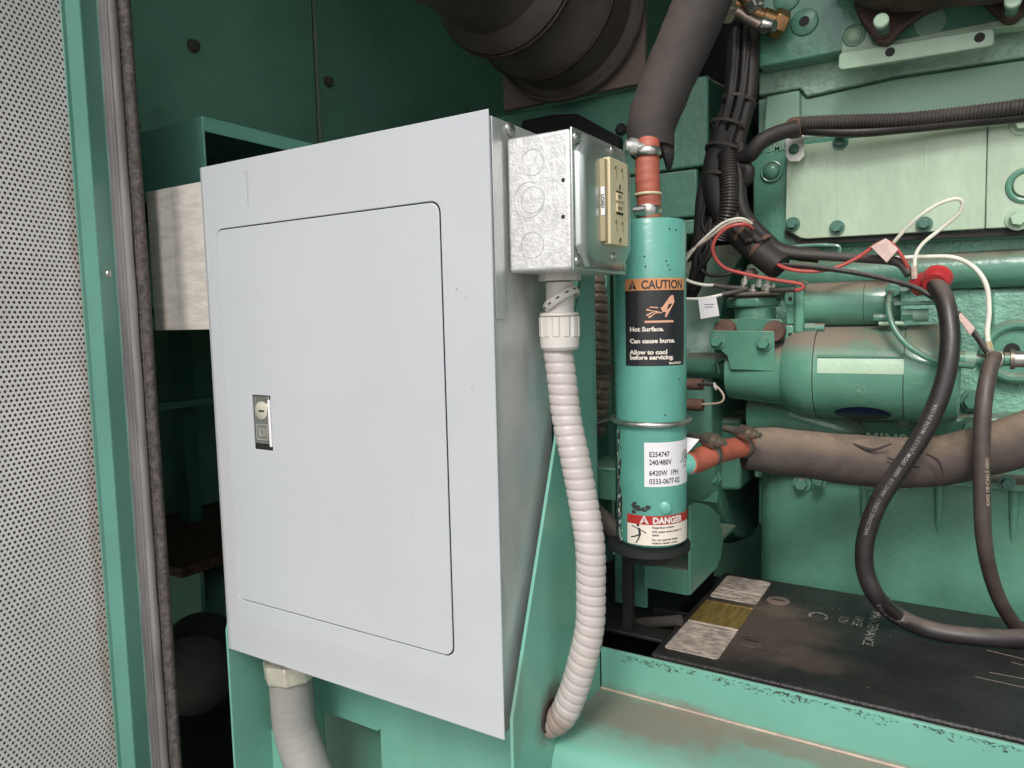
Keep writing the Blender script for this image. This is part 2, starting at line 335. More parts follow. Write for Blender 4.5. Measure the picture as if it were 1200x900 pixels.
M['ivory'] = mat('ivory_plastic', (0.62, 0.53, 0.34), 0.35, var=0.03)
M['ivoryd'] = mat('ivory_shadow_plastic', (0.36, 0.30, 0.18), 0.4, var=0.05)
M['slot'] = mat('slot_black', (0.010, 0.009, 0.008), 0.7, var=0.1)
M['lwhite'] = mat('white_sticker', (0.72, 0.70, 0.72), 0.35, var=0.03, grime=0.04)
M['lcream'] = mat('cream_sticker', (0.72, 0.64, 0.56), 0.4, var=0.04, grime=0.1, grimecol=(0.5, 0.4, 0.3), gscale=40)
M['lblack'] = mat('black_sticker', (0.020, 0.020, 0.024), 0.25, var=0.2, bump=0.2, bscale=60)
M['lorange'] = mat('orange_sticker', (0.55, 0.24, 0.10), 0.32, var=0.1, grime=0.1, grimecol=(0.3, 0.2, 0.12), gscale=60)
M['lred'] = mat('red_sticker', (0.38, 0.025, 0.02), 0.35, var=0.08)
M['ink'] = mat('dark_ink', (0.03, 0.03, 0.035), 0.5, var=0.1)
M['inkw'] = mat('white_ink', (0.62, 0.60, 0.57), 0.5, var=0.08)
M['inkg'] = mat('worn_cable_print', (0.22, 0.205, 0.20), 0.5, var=0.5, vscale=160)
M['inko'] = mat('peach_ink', (0.62, 0.33, 0.22), 0.45, var=0.1)
M['navy'] = mat('navy_badge', (0.012, 0.016, 0.05), 0.22, var=0.3, vscale=60)
M['battery'] = mat('dusty_battery_case', (0.020, 0.018, 0.018), 0.36, var=0.3, vscale=20, bump=1.2, bscale=330, spots=0.45, grime=0.3, grimecol=(0.045, 0.037, 0.033), gscale=7,
                   zones=(((-0.19, 0.80, -0.344), (0.085, 0.10, 0.1), (0.085, 0.062, 0.05), 0.8), ((-0.12, 0.745, -0.344), (0.04, 0.03, 0.1), (0.09, 0.064, 0.053), 0.6), ((-0.17, 0.86, -0.344), (0.03, 0.03, 0.1), (0.12, 0.095, 0.07), 0.6)))
M['blabel'] = mat('worn_battery_label', (0.42, 0.35, 0.30), 0.45, var=0.4, vscale=110, bump=0.5, grime=0.9, grimecol=(0.06, 0.048, 0.042), gscale=60, stretch=(0.8, 1.4, 1))
M['bgold'] = mat('gold_foil_label', (0.32, 0.22, 0.07), 0.35, metal=0.5, var=0.3, vscale=90, grime=0.5, grimecol=(0.12, 0.085, 0.04), gscale=70, stretch=(2.4, 0.4, 1))
M['bcream'] = mat('worn_label_margin', (0.55, 0.44, 0.36), 0.5, var=0.25, vscale=90, grime=0.3, grimecol=(0.25, 0.19, 0.15), gscale=80)
M['cap'] = mat('dusty_vent_cap', (0.15, 0.11, 0.095), 0.7, var=0.1)
M['emboss'] = mat('scuffed_embossing', (0.22, 0.20, 0.19), 0.4, var=0.6, vscale=150)
M['pink'] = mat('pale_pink_tag', (0.62, 0.45, 0.40), 0.5, var=0.15, vscale=90, grime=0.2, grimecol=(0.35, 0.2, 0.17), gscale=90)
M['concrete'] = mat('concrete_ground', (0.34, 0.33, 0.31), 0.85, var=0.15, vscale=2, bump=1, bscale=60)
M['dirtyhole'] = mat('grimy_grommet', (0.035, 0.022, 0.016), 0.8, var=0.3, vscale=60)

def hexbolt_mesh(name, r, h, washer=True, m=M['engine']):
    b = MB()
    if washer: b.lathe((0, 0, 0), (0, -1, 0), [(0, r * 1.45), (h * 0.18, r * 1.42)], 20)
    b.lathe((0, -h * 0.18, 0), (0, -1, 0), [(0, r), (h * 0.72, r), (h * 0.86, r * 0.86)], 6, False, phase=0.3)
    o = b.build(name, m); me = o.data; bpy.data.objects.remove(o); return me
BOLT = hexbolt_mesh('bolt', 0.0075, 0.011)
BOLTZ = hexbolt_mesh('bolt', 0.0075, 0.011, m=M['zinc'])
BOLTP = hexbolt_mesh('bolt', 0.0075, 0.010, m=M['enginepale'])
BOLTC = hexbolt_mesh('bolt', 0.0075, 0.013, m=M['engdark2'])
BOLTD = hexbolt_mesh('bolt', 0.0075, 0.011, m=M['dirtysteel'])
def screw_mesh():
    b = MB(); b.lathe((0, 0, 0), (0, -1, 0), [(0, 0.0052), (0.0012, 0.0050), (0.0024, 0.0038), (0.0029, 0.0016)], 18)
    b.box(-0.0036, 0.0036, -0.0031, -0.0026, -0.0004, 0.0004)
    o = b.build('screw', M['steel']); me = o.data; bpy.data.objects.remove(o); return me
SCREW = screw_mesh()
FX = (0, 0, R(90))      # turns a -Y facing head to face +X

# ================================================================= ground and the generator enclosure
g = MB(); g.box(-900, 900, -900, 900, -1.24, -1.20)
struct(g.build('ground', M['concrete']))

enc = thing('generator_enclosure', 'green sheet metal generator housing with dark inner walls behind the grey panel', 'enclosure', (0, 1.2, -1.2))
XW = -1.12
sy = P(370, 80, X=XW).y
for y0, y1 in ((0.47, sy - 0.0035), (sy + 0.0035, 1.90)):
    MB().box(XW - 0.003, XW, y0, y1, 0.03, 1.0).build('partition_panel', M['wallgreen'], enc, 0.001)
MB().box(XW, XW + 0.006, sy - 0.0018, sy + 0.0018, 0.16, 1.0).build('seam_flange', M['seamlip'], enc)
for p in ((226, 54), (384, 96), (156, 148)):
    q = P(*p, X=XW + 0.001); inst(enc, 'partition_bolt', BOLTD, q, FX, 1.05)
E_ = MB
E_().box(-2.3, 1.7, 1.90, 1.92, -1.0, 1.0).build('rear_wall', M['wallgreen'], enc)
E_().box(-2.32, 1.72, 0.42, 1.94, 1.0, 1.03).build('roof', M['green'], enc, 0.004)
E_().box(-2.32, -2.30, 0.46, 1.92, -1.0, 1.0).build('side_wall', M['wallgreen'], enc)
E_().box(1.70, 1.72, 0.46, 1.92, -1.0, 1.0).build('side_wall', M['green'], enc)
E_().box(-2.30, -0.79, 0.462, 0.470, -0.62, 1.0).build('front_wall', M['green'], enc, 0.002)
E_().box(-0.79, 1.7, 0.462, 0.470, 0.82, 1.0).build('header', M['green'], enc, 0.002)
E_().box(-2.30, -1.13, 0.48, 1.9, 0.0, 0.02).build('compartment_shelf', M['wallgreen'], enc)
E_().box(-2.3, 1.7, 0.60, 1.90, -0.72, -0.70).build('base_floor', M['black'], enc)
E_().box(-1.62, -1.60, 0.48, 1.9, -0.70, 0.0).build('radiator_baffle', M['wallgreen'], enc)

# ---- duct box on the inner wall (green, open on its right side)
dc = P(237, 136, Y=0.60)
duct = thing('air_duct_box', 'dark green sheet metal duct box with open side above the galvanised sheet', 'duct', (dc.x, 0.60, dc.z))
zt = dc.z
zb = P(237, 216, Y=0.60).z
b = MB().box(XW + 0.004, dc.x, 0.60, 0.6025, zb - 0.01, zt); b.build('front_panel', M['green'], duct, 0.0006)
b = MB().box(XW + 0.004, dc.x, 0.6027, 1.30, zt - 0.0025, zt); b.build('top_panel', M['green'], duct, 0.0006)
b = MB().box(dc.x - 0.0025, dc.x, 0.6030, 1.30, zt - 0.018, zt - 0.0026); b.build('side_lip', M['green'], duct, 0.0006)
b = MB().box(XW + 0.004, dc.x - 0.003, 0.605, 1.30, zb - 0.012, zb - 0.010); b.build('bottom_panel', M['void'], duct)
sh_tl = P(171, 224, Y=0.52); sh_b = P(200, 387, Y=0.52)
b = MB().box(sh_tl.x, -0.684, 0.520, 0.522, sh_b.z, sh_tl.z - 0.001)
tag(b.build('galvanised_sheet', M['sheet'], None, 0.0006), 'spangled galvanised steel sheet hanging left of the grey breaker panel', 'metal sheet')

# ---- dim machinery low down behind the left gap
alt = thing('alternator', 'dim dark green generator end low in the gap left of the breaker panel', 'alternator', (-1.25, 1.1, -0.70))
q = P(225, 800, X=-1.30)
MB().lathe((-1.36, 1.0, -0.62), (1, 0, 0), [(-0.1, 0.10), (0, 0.15), (0.18, 0.155), (0.20, 0.145), (0.22, 0.05)], 40).build('housing', M['wallgreen'], alt)
lz = P(225, 662, X=-1.20).z
MB().box(-1.58, -1.20, 0.78, 1.6, lz - .02, lz).build('top_ledge', M['bushing'], alt, 0.003)
MB().box(-1.58, -1.205, 0.82, 0.83, -0.68, lz - .021).build('terminal_box', M['wallgreen'], alt, 0.002)
q = P(226, 792, X=-1.06)
MB().lathe(q, (.75, -.66, .05), [(-.16, .05), (-.12, .066), (-.02, .070), (0, .066), (.012, .050), (.014, .02)], 40).build('end_bell', M['rubber'], alt)
for y_ in (.78, .98, 1.2): MB().box(-1.50, -1.46, y_, y_ + .03, -.68, -.01).build('upright', M['engine'], alt, .002)
MB().box(-1.44, -1.40, .70, 1.7, P(210, 470, X=-1.4).z - .015, P(210, 470, X=-1.4).z).build('cross_rail', M['green'], alt, .002)
b = MB().tube([P(262, 750, Y=0.86), P(235, 800, Y=0.85), P(228, 840, Y=0.84), P(250, 905, Y=0.84)], 0.008, 12)
tag(b.build('black_hose', M['rubber']), 'thin black hose hanging in the dark gap left of the panel', 'hose')
b = MB(); pa = P(195, 870, Y=0.80); pb = P(240, 905, Y=0.80); b.tube([P(180, 905, Y=0.80), P(215, 872, Y=0.8), P(245, 880, Y=0.8), P(262, 910, Y=0.8)], 0.013, 12)
tag(b.build('cable_loop', M['rubber']), 'thick dusty cable looping at the bottom of the dark gap', 'cable')

# ================================================================= open door with perforated liner
def V2(px, F):
    r = ray(px, 400) / F_PX * F; return Vector((r.x, r.y))
P0 = V2(105, 0.72); r1 = ray(122.5, 400); P1 = Vector((r1.x, r1.y)) * (0.407 / r1.y); r2 = ray(140.5, 400); P2 = Vector((r2.x, r2.y)) * (0.432 / r2.y)
ddir = Vector((0.225, -0.974)).normalized()       # from the hinge side towards the viewer
nrm = Vector((0.974, 0.225))                      # liner faces +X
ZB, ZT = -0.80, 0.66
door = thing('enclosure_door', 'open green enclosure door lined with perforated grey steel at far left', 'door', (P1.x, P1.y, ZB))
def vplate(a, c, t, n_):
    """vertical plate between plan points a and c, thickness t behind the face normal n_"""
    n_ = Vector((n_[0], n_[1])).normalized() * -t
    return [(a.x, a.y, ZB), (c.x, c.y, ZB), (c.x + n_.x, c.y + n_.y, ZB), (a.x + n_.x, a.y + n_.y, ZB)]
pitch = 0.0050; rowh = pitch * 0.866; WID = 0.20; hr = pitch * 0.275
vs = []; fs = []
ncol = int(WID / pitch); nrow = int((ZT - ZB) / rowh)
def dpt(u, z): p = P0 + ddir * u; return (p.x, p.y, z)
for r_ in range(nrow):
    zc = ZB + (r_ + .5) * rowh
    for c_i in range(ncol + 1):
        uc = 0.0042 + (c_i + (0.5 if r_ % 2 else 0)) * pitch
        if uc - pitch / 2 < -0.0005: uc0 = 0
        o = len(vs); hx = pitch / 2; hz = rowh / 2
        outer = [(hx, -hz * .5), (hx, hz * .5), (hx * .5, hz), (-hx * .5, hz), (-hx, hz * .5), (-hx, -hz * .5), (-hx * .5, -hz), (hx * .5, -hz)]
        inner = [(hr * math.cos(R(a)), hr * math.sin(R(a))) for a in (-22.5, 22.5, 67.5, 112.5, 157.5, 202.5, 247.5, 292.5)]
        corner = [(hx, hz), (-hx, hz), (-hx, -hz), (hx, -hz)]
        for a, z_ in outer + inner + corner: vs.append(dpt(uc + a, zc + z_))
        for k in range(8): k2 = (k + 1) % 8; fs.append((o + k, o + k2, o + 8 + k2, o + 8 + k))
        fs += [(o + 1, o + 16, o + 2), (o + 3, o + 17, o + 4), (o + 5, o + 18, o + 6), (o + 7, o + 19, o + 0)]
me = bpy.data.meshes.new('perforated_liner'); off = Vector(door['_o'])
me.from_pydata([(v[0] - off.x, v[1] - off.y, v[2] - off.z) for v in vs], [], fs); me.materials.append(M['perf'])
po = bpy.data.objects.new('perforated_liner', me); COL.objects.link(po); po.parent = door; po['_o'] = tuple(off)
b = MB(); a = P0 + ddir * 0.0 - nrm * 0.006; c = P0 + ddir * (WID + .01) - nrm * 0.006
b.prism(vplate(a, c, 0.004, nrm), (0, 0, ZT - ZB)); b.build('liner_backing', M['foam'], door)
b = MB(); a = P0 - ddir * 0.004 - nrm * 0.03; c = P0 + ddir * (WID + .03) - nrm * 0.03
b.prism(vplate(a, c, 0.003, nrm), (0, 0, ZT - ZB)); b.build('outer_skin', M['green'], door)
b = MB(); b.prism(vplate(P0 + nrm * 0.0014 - ddir * 0.001, P0 + nrm * 0.0014 + ddir * 0.0052, 0.0010, nrm), (0, 0, ZT - ZB)); b.build('liner_trim', M['green'], door, 0.0004)
# folded frame of the door: first lip standing a little proud of the liner, then the darker return
d01 = (P1 - P0).normalized(); n01 = Vector((-d01.y, d01.x)); n01 = n01 if n01.dot(-P0) > 0 else -n01
b = MB(); b.prism(vplate(P0 + nrm * 0.0006 + ddir * 0.0022, P1, 0.0012, n01), (0, 0, ZT - ZB)); b.build('frame_lip', M['green'], door, 0.0006)
d12 = (P2 - P1).normalized(); n12 = Vector((-d12.y, d12.x)); n12 = n12 if n12.dot(-P1) > 0 else -n12
b = MB(); b.prism(vplate(P1 + d12 * 0.0004, P2, 0.002, n12), (0, 0, ZT - ZB)); b.build('frame_return', M['green'], door, 0.0006)
b = MB(); b.prism(vplate(P2, P2 + d12 * 0.0012 + n12 * .0008, 0.003, n12), (0, 0, ZT - ZB)); b.build('frame_edge', M['green'], door, 0.0003)
rv = V2(127, 0.745); q = ray(127, 321); t = (P1 + (P2 - P1) * 0.27); qq = q * (t.y / q.y)
rivet = MB(); rivet.lathe((qq.x, qq.y, qq.z), (n12.x, n12.y, 0), [(0, 0.0042), (0.0012, 0.004), (0.0020, 0.0024), (0.0021, 0.0014)], 16); rivet.build('rivet', M['steel'], door)
# bulb seal on the jamb
sc = ray(153, 400); s0 = Vector((sc.x, sc.y)) * (0.446 / sc.y)
seal = thing('door_seal', 'dusty grey rubber bulb seal with fuzzy edge running down the door opening', 'seal', (s0.x, s0.y, ZB))
prof = []
vs = []; fs = []; NZ = 60; NA = 40
for i in range(NZ + 1):
    z = ZB + (ZT - ZB) * i / NZ
    for k in range(NA):
        a = 2 * math.pi * k / NA; rr = 0.0086 + 0.0003 * math.sin(i * 1.7) - (0.0016 if k in (34, 37) else 0.0006 if k in (33, 38) else 0)
        vs.append((s0.x + rr * math.cos(a) * 1.0, s0.y + rr * math.sin(a), z))
for i in range(NZ):
    for k in range(NA): k2 = (k + 1) % NA; fs.append((i * NA + k, i * NA + k2, (i + 1) * NA + k2, (i + 1) * NA + k))
MB().add(vs, fs, True).build('bulb', M['seal'], seal)
s1 = ray(170, 400); s1 = Vector((s1.x, s1.y)) * (0.462 / s1.y)
vs = []; fs = []; NZ = 1100; rnd = random.Random(3)
prof = [(-0.0085, -0.0035), (-0.002, -0.0062), (0.005, -0.0050), (0.0085, 0.0), (0.006, 0.006), (-0.0085, 0.006)]
for i in range(NZ + 1):
    z = ZB + (ZT - ZB) * i / NZ
    for k, (x, y) in enumerate(prof):
        j = 0.0012 * (rnd.random() - .5) if k in (1, 2, 3) else 0
        vs.append((s1.x + x + j, s1.y + y + j * .8, z + 0.0004 * (rnd.random() - .5)))
for i in range(NZ):
    for k in range(6): k2 = (k + 1) % 6; fs.append((i * 6 + k, i * 6 + k2, (i + 1) * 6 + k2, (i + 1) * 6 + k))
MB().add(vs, fs, True).build('fuzzy_strip', M['bristle'], seal, angle=80)
MB().box(s0.x - 0.012, s0.x + 0.004, 0.4565, 0.4615, ZB, ZT).build('carrier', M['seal'], seal)
b = MB().box(-0.86, -0.835, 0.472, 0.50, -0.62, 1.0); b.build('door_jamb', M['black'], enc)

# ================================================================= breaker panel
X0, X1, YF, YB, Z0, Z1 = -0.681, -0.319, 0.49, 0.588, -0.353, 0.1635
pan = thing('breaker_panel', 'light grey steel breaker panel box with closed door on green bracket', 'electrical panel', ((X0 + X1) / 2, 0.54, Z0))
MB().box(X0 + 0.004, X1 - 0.002, YF + 0.004, YB, Z0 + 0.003, Z1 - 0.003).build('cabinet', M['galv'], pan, 0.0015)
# cover frame with an opening for the door
DX0, DX1, DZ0, DZ1 = -0.6570, -0.3685, -0.2925, 0.0985
LX0, LX1, LZ0, LZ1 = -0.6140, -0.5870, -0.1265, -0.0710
def rrect(x0, x1, z0, z1, r, n=5):
    pts = []
    for cx_, cz_, a0 in ((x1 - r, z1 - r, 0), (x0 + r, z1 - r, 90), (x0 + r, z0 + r, 180), (x1 - r, z0 + r, 270)):
        for i in range(n + 1):
            a = R(a0 + 90 * i / n); pts.append((cx_ + r * math.cos(a), cz_ + r * math.sin(a)))
    return pts
def ringplate(m, outer, inner, y0, y1):
    """plate in the XZ plane with a hole; outer and inner have equal counts"""
    n = len(outer); vs = [(x, y0, z) for x, z in outer] + [(x, y0, z) for x, z in inner] + [(x, y1, z) for x, z in outer] + [(x, y1, z) for x, z in inner]
    fs = []
    for i in range(n):
        j = (i + 1) % n
        fs += [(i, j, n + j, n + i), (2 * n + i, 3 * n + i, 3 * n + j, 2 * n + j), (i, 2 * n + i, 2 * n + j, j), (n + i, n + j, 3 * n + j, 3 * n + i)]
    return m.add(vs, fs)
cov = ringplate(MB(), rrect(X0 + .0085, X1, Z0, Z1, 0.0006), rrect(DX0, DX1, DZ0, DZ1, 0.010), YF, YF + 0.0018).build('cover_frame', M['grey'], pan, 0.0008)
MB().prism([(X0 + .0084, YF, Z0), (X0 + .0030, YF + .0009, Z0), (X0, YF + .0038, Z0), (X0, YF + .015, Z0), (X0 + .002, YF + .015, Z0), (X0 + .002, YF + .0046, Z0), (X0 + .0040, YF + .0028, Z0), (X0 + .0084, YF + .0018, Z0)], (0, 0, Z1 - Z0)).build('cover_flange', M['grey'], pan, 0.0004)
MB().box(DX0 - .004, DX1 + .004, YF + 0.0022, YF + 0.0032, DZ0 - .004, DZ1 + .004).build('dead_front', M['slot'], pan)
def two_hole(m, outer, inner, y0, y1): return ringplate(m, outer, inner, y0, y1)
gp = 0.0011
dr = ringplate(MB(), rrect(DX0 + gp * 1.0, DX1 - gp, DZ0 + gp, DZ1 - gp, 0.009), rrect(LX0, LX1, LZ0, LZ1, 0.0004), YF - 0.0009, YF + 0.0012)
dr = dr.build('panel_door', M['grey'], pan, 0.0010, 3)
lt = MB().box(LX0 + .0006, LX1 - .0035, YF + 0.0006, YF + 0.0016, LZ0 + .006, LZ1 - .0008).build('latch', M['steel'], dr, 0.0004)
MB().box(LX1 - .0033, LX1 - .0003, YF - 0.0016, YF + 0.0010, LZ0 + .004, LZ1 - .004).build('latch_edge', M['lwhite'], dr, 0.0003)
lcx = (LX0 + LX1) / 2 - .0015
MB().lathe((lcx + .0005, YF + 0.0006, -0.0865), (0, -1, 0), [(0, 0.0092), (0.0014, 0.0090), (0.0017, 0.0082)], 28).build('lock_cylinder', M['brass' if False else 'castnut'], dr)
MB().box(lcx - .002, lcx + .0055, YF - 0.0016, YF - 0.0008, -0.0875, -0.0857).build('keyhole', M['slot'], dr)
lg = MB(); zc = -0.1085; ringplate(lg, [(lcx + a * .0085, zc + c * .0080) for a, c in ((1, 1), (-1, 1), (-1, -1), (1, -1))], [(lcx + a * .0075, zc + c * .007) for a, c in ((1, 1), (-1, 1), (-1, -1), (1, -1))], YF - 0.0006, YF + 0.0004)
ringplate(lg, [(lcx + .0035, zc + .004), (lcx - .0045, zc + .0045), (lcx - .0045, zc - .0045), (lcx + .0035, zc - .004)], [(lcx + .0023, zc + .003), (lcx - .0032, zc + .0035), (lcx - .0032, zc - .0035), (lcx + .0023, zc - .003)], YF - 0.0006, YF + 0.0004)
lg.build('square_logo', M['zinc'], dr)
f = Flat(); rnd = random.Random(8)
for k in range(16):
    u, v = rnd.uniform(X0 + .02, X1 - .004), rnd.uniform(Z0 + .01, Z1 - .01); L_ = rnd.uniform(.0003, .0007)
    if LX0 - .01 < u < LX1 + .01 and LZ0 - .01 < v < LZ1 + .01: continue
    f.poly([(u + L_ * math.cos(t) * rnd.uniform(.6, 1.3), v + L_ * math.sin(t) * rnd.uniform(.6, 1.3)) for t in (0, 1.3, 2.5, 3.8, 5)])
f.line((-.604, .118), (-.6035, .150), .0003).line((-.609, .1495), (-.602, .1505), .0003)
f.build('small_marks', M['gconduit'], pan, lambda u, v: (u, YF - .0012, v))['kind'] = 'stuff'
q = P(597, 152, X=X1 - 0.0018); inst(pan, 'screw', SCREW, q, FX, 1.15)
MB().box(X1 - .0019, X1 - .0007, YF + .006, YF + .020, 0.0, Z1 - .004).build('side_flange', M['galv'], pan, 0.0003)

# ================================================================= outlet box on the cabinet side
OX0, OX1, OY0, OY1, OZ0, OZ1 = -0.3185, -0.2612, 0.5150, 0.6170, 0.0375, 0.1452
ob = thing('outlet_box', 'galvanised square outlet box with ivory duplex receptacle on the panel side', 'outlet box', (-0.29, 0.566, OZ0))
body = MB().box(OX0, OX1, OY0, OY1, OZ0, OZ1).build('box_body', M['galvb'], ob, 0.0028, 3)
kx = P(620, 188, Y=OY0).x
for pz, rr in ((188, 14), (232, 19), (232, 14), (285, 14)):
    c = P(624 if rr == 14 else 620, pz + 2, Y=OY0); c.y = OY0
    MB().torus((c.x, OY0 - 0.0001, c.z), (0, 1, 0), pr(rr, 620, pz, OY0) * 1.08, 0.00035, 40, 6).build('knockout_ring', M['galv'], body)
for p in ((660, 211), (660, 254)):
    c = P(*p, Y=OY0); MB().lathe((c.x, OY0 + 0.0006, c.z), (0, -1, 0), [(0, 0.0016), (0.0009, 0.0016)], 12).build('pilot_hole', M['slot'], body)
MB().box(OX1 + 0.0002, OX1 + 0.0022, OY0 - 0.0005, OY1 + 0.0005, OZ0 - .0008, OZ1 + .0008).build('cover_edge', M['coverm'], ob, 0.0008)
# raised cover: chamfered frustum with cut corners
def octo(y0, y1, z0, z1, c): return [(y0 + c, z0), (y1 - c, z0), (y1, z0 + c), (y1, z1 - c), (y1 - c, z1), (y0 + c, z1), (y0, z1 - c), (y0, z0 + c)]
cv = MB(); rings = []
for x, ins, c in ((OX1 + .0022, 0.0012, 0.016), (OX1 + .0065, 0.0028, 0.016), (OX1 + .0098, 0.0062, 0.0150), (OX1 + .0112, 0.0105, 0.012)):
    rings.append([(x, y, z) for y, z in octo(OY0 + ins, OY1 - ins, OZ0 + ins, OZ1 - ins, c)])
vs = [v for r_ in rings for v in r_]; fs = []
for i in range(3):
    for k in range(8): k2 = (k + 1) % 8; fs.append((i * 8 + k, i * 8 + k2, (i + 1) * 8 + k2, (i + 1) * 8 + k))
fs.append(tuple(24 + k for k in range(8))); fs.append(tuple(range(8))[::-1])
cv.add(vs, fs, True); cv.build('raised_cover', M['coverm'], ob, 0.0015, 3, angle=70)
XC = OX1 + 0.0112
for y_, z_ in ((OY0 + .0065, OZ1 - .0065), (OY0 + .0065, OZ0 + .0065), (OY1 - .0065, OZ1 - .0065), (OY1 - .0065, OZ0 + .0065)):
    inst(ob, 'screw', SCREW, (OX1 + .0022, y_, z_), FX, 0.85)
ry0, ry1 = 0.5500, 0.5870; zc_ = (OZ0 + OZ1) / 2 + 0.0015; rz0, rz1 = zc_ - 0.0345, zc_ + 0.0345
for z_ in (rz1 + 0.009, rz0 - 0.009): inst(ob, 'cover_screw', SCREW, (XC, (ry0 + ry1) / 2 + .001, z_), FX, 0.75)
XR = XC + 0.0065
rc = MB().box(XC, XR, ry0, ry1, rz0, rz1).build('receptacle', M['ivory'], ob, 0.0008)
MB().box(XC, XR - .002, ry0 - .006, ry0 - 0.0002, rz0 + .002, rz1 - .002).build('receptacle_side', M['ivoryd'], rc, 0.0004)
ym = (ry0 + ry1) / 2
for s in (1, -1):
    zo = zc_ + s * 0.0215
    for dy, hh in ((-0.0065, 0.0048), (0.0065, 0.0040)):
        MB().box(XR, XR + 0.0004, ym + dy - .0011, ym + dy + .0011, zo + .003 - hh, zo + .003 + hh).build('outlet_slot', M['ivoryd'], rc)
        MB().box(XR + .0004, XR + 0.0006, ym + dy - .0024, ym + dy - .0012, zo + .0045, zo + .0066).build('slot_shadow', M['slot'], rc)
    MB().lathe((XR, ym, zo - .0085), (1, 0, 0), [(0, .0026), (.0005, .0026)], 12).build('ground_hole', M['ivoryd'], rc)
    MB().box(XR + .0005, XR + .0008, ym - .0006, ym + .0012, zo - .0095, zo - .0068).build('ground_slot', M['slot'], rc)
for s, nm in ((1, 'TEST'), (-1, 'RESET')):
    z0 = zc_ + s * 0.0045
    bt = MB().box(XR, XR + 0.0012, ym - .0065, ym + .0065, z0 - .0032, z0 + .0032).build('button', M['ivory'], rc, 0.0003)
    MB().box(XR, XR + 0.0006, ym - .0065, ym + .0065, z0 + s * .0042 - .0006, z0 + s * .0042 + .0006).build('button_gap', M['slot'], rc)
    Flat().text(nm, 0.0036, -0.0055, -0.0013, bold=0.00008).build('lettering', M['slot'], rc, lambda u, v, z0=z0: (XR + .0013, ym + u, z0 + v))
Flat().rect(-0.0019, 0.0019, -0.0120, 0.0105).build('label_strip', M['lwhite'], rc, lambda u, v: (XC + .0030 + u * 0.9, ry0 - 0.0064, zc_ + v))
Flat().text('LOAD', 0.0040, 0, 0, align='CENTER', bold=0.00012).build('lettering', M['ink'], rc, lambda u, v: (XC + .0030 + v - .0014, ry0 - 0.0067, zc_ - .001 - u))

# ================================================================= white conduit
fc = P(656, 330, Y=0.56)
cd = thing('flexible_conduit', 'white ribbed flexible conduit curving from outlet box into the green gusset', 'conduit', (fc.x, 0.56, -0.37))
zz = lambda py: P(655, py, Y=0.56).z
MB().lathe((fc.x + .0, 0.56, zz(320)), (0, 0, -1), [(0, .0178), (.0010, .0184), (.0060, .0184), (.0070, .0176)], 8, False, phase=.2).build('locknut', M['whitepl'], cd, 0.0006)
MB().lathe((fc.x, 0.56, zz(331)), (0, 0, -1), [(0, .0122), (.030, .0120)], 28).build('fitting_neck', M['whitepl'], cd)
# sliding strap ring, tilted round the neck, with its slots
ax_t = Vector((-0.52, -0.10, 0.85)); cc = Vector((fc.x + .0012, 0.56, zz(351)))
sr = MB(); sr.torus(cc, ax_t, 0.0160, 0.0014, 40, 8, flat=2.8); sro = sr.build('strap_ring', M['whitepl'], cd)
u_ = ax_t.normalized().cross(Vector((0, 0, 1))).normalized(); v_ = ax_t.normalized().cross(u_)
for k in range(12):
    a = R(k * 30 + 8); d = u_ * math.cos(a) + v_ * math.sin(a); tt = ax_t.normalized().cross(d); pc = cc + d * 0.0170
    pts = [pc + tt * 0.0016 * i + ax_t.normalized() * 0.0006 * j for i, j in ((1, 1), (-1, 1), (-1, -1), (1, -1))]
    MB().prism(pts, d * 0.0006).build('strap_slot', M['slot'], sro)
zt_ = zz(366)
MB().lathe((fc.x - .001, 0.56, zt_), (0, 0, -1), [(0, .0150), (.0008, .0168), (.0028, .0170), (.0034, .0162)], 36).build('compression_collar', M['whitepl'], cd)
nut = MB(); n = 72; prof = [(0, 1.0), (.0165, 1.0), (.0172, .97), (.0260, .955), (.0285, .86)]
vs = []; fs = []
for i, (t, k_) in enumerate(prof):
    for k in range(n):
        a = 2 * math.pi * k / n; rr = 0.0172 * k_ * (1 + (0.02 if i > 1 else (0.03 if k % 6 not in (0, 1) else -0.045)))
        vs.append((fc.x - .001 + rr * math.cos(a), 0.56 + rr * math.sin(a), zt_ - .0038 - t))
for i in range(len(prof) - 1):
    for k in range(n): k2 = (k + 1) % n; fs.append((i * n + k, i * n + k2, (i + 1) * n + k2, (i + 1) * n + k))
fs += [tuple(range(n)), tuple(4 * n + k for k in range(n))]
nut.add(vs, fs, True).build('compression_nut', M['whitepl'], cd, angle=12)
hp = [P(x, y, Y=0.56) for x, y in ((652.5, 400), (657, 440), (664.5, 490), (674, 540), (684, 590), (691, 640), (693, 690), (690, 735), (682, 780), (670, 815), (655, 842), (636, 858))]
hp[-1].x = -0.335
for k_, (dx_, dy_) in enumerate(((0, 0), (.0006, .0004), (-.0008, .001), (.0007, -.0006), (-.0004, .0005), (.0009, -.001), (-.0008, .0006), (.0005, .0008), (-.0006, -.0005), (0, 0), (0, 0), (0, 0))): hp[k_].x += dx_; hp[k_].y += dy_
MB().tube(hp, 0.0128, 22, ribs=(0.0092, 0.00055, True)).build('ribbed_hose', M['conduit'], cd)

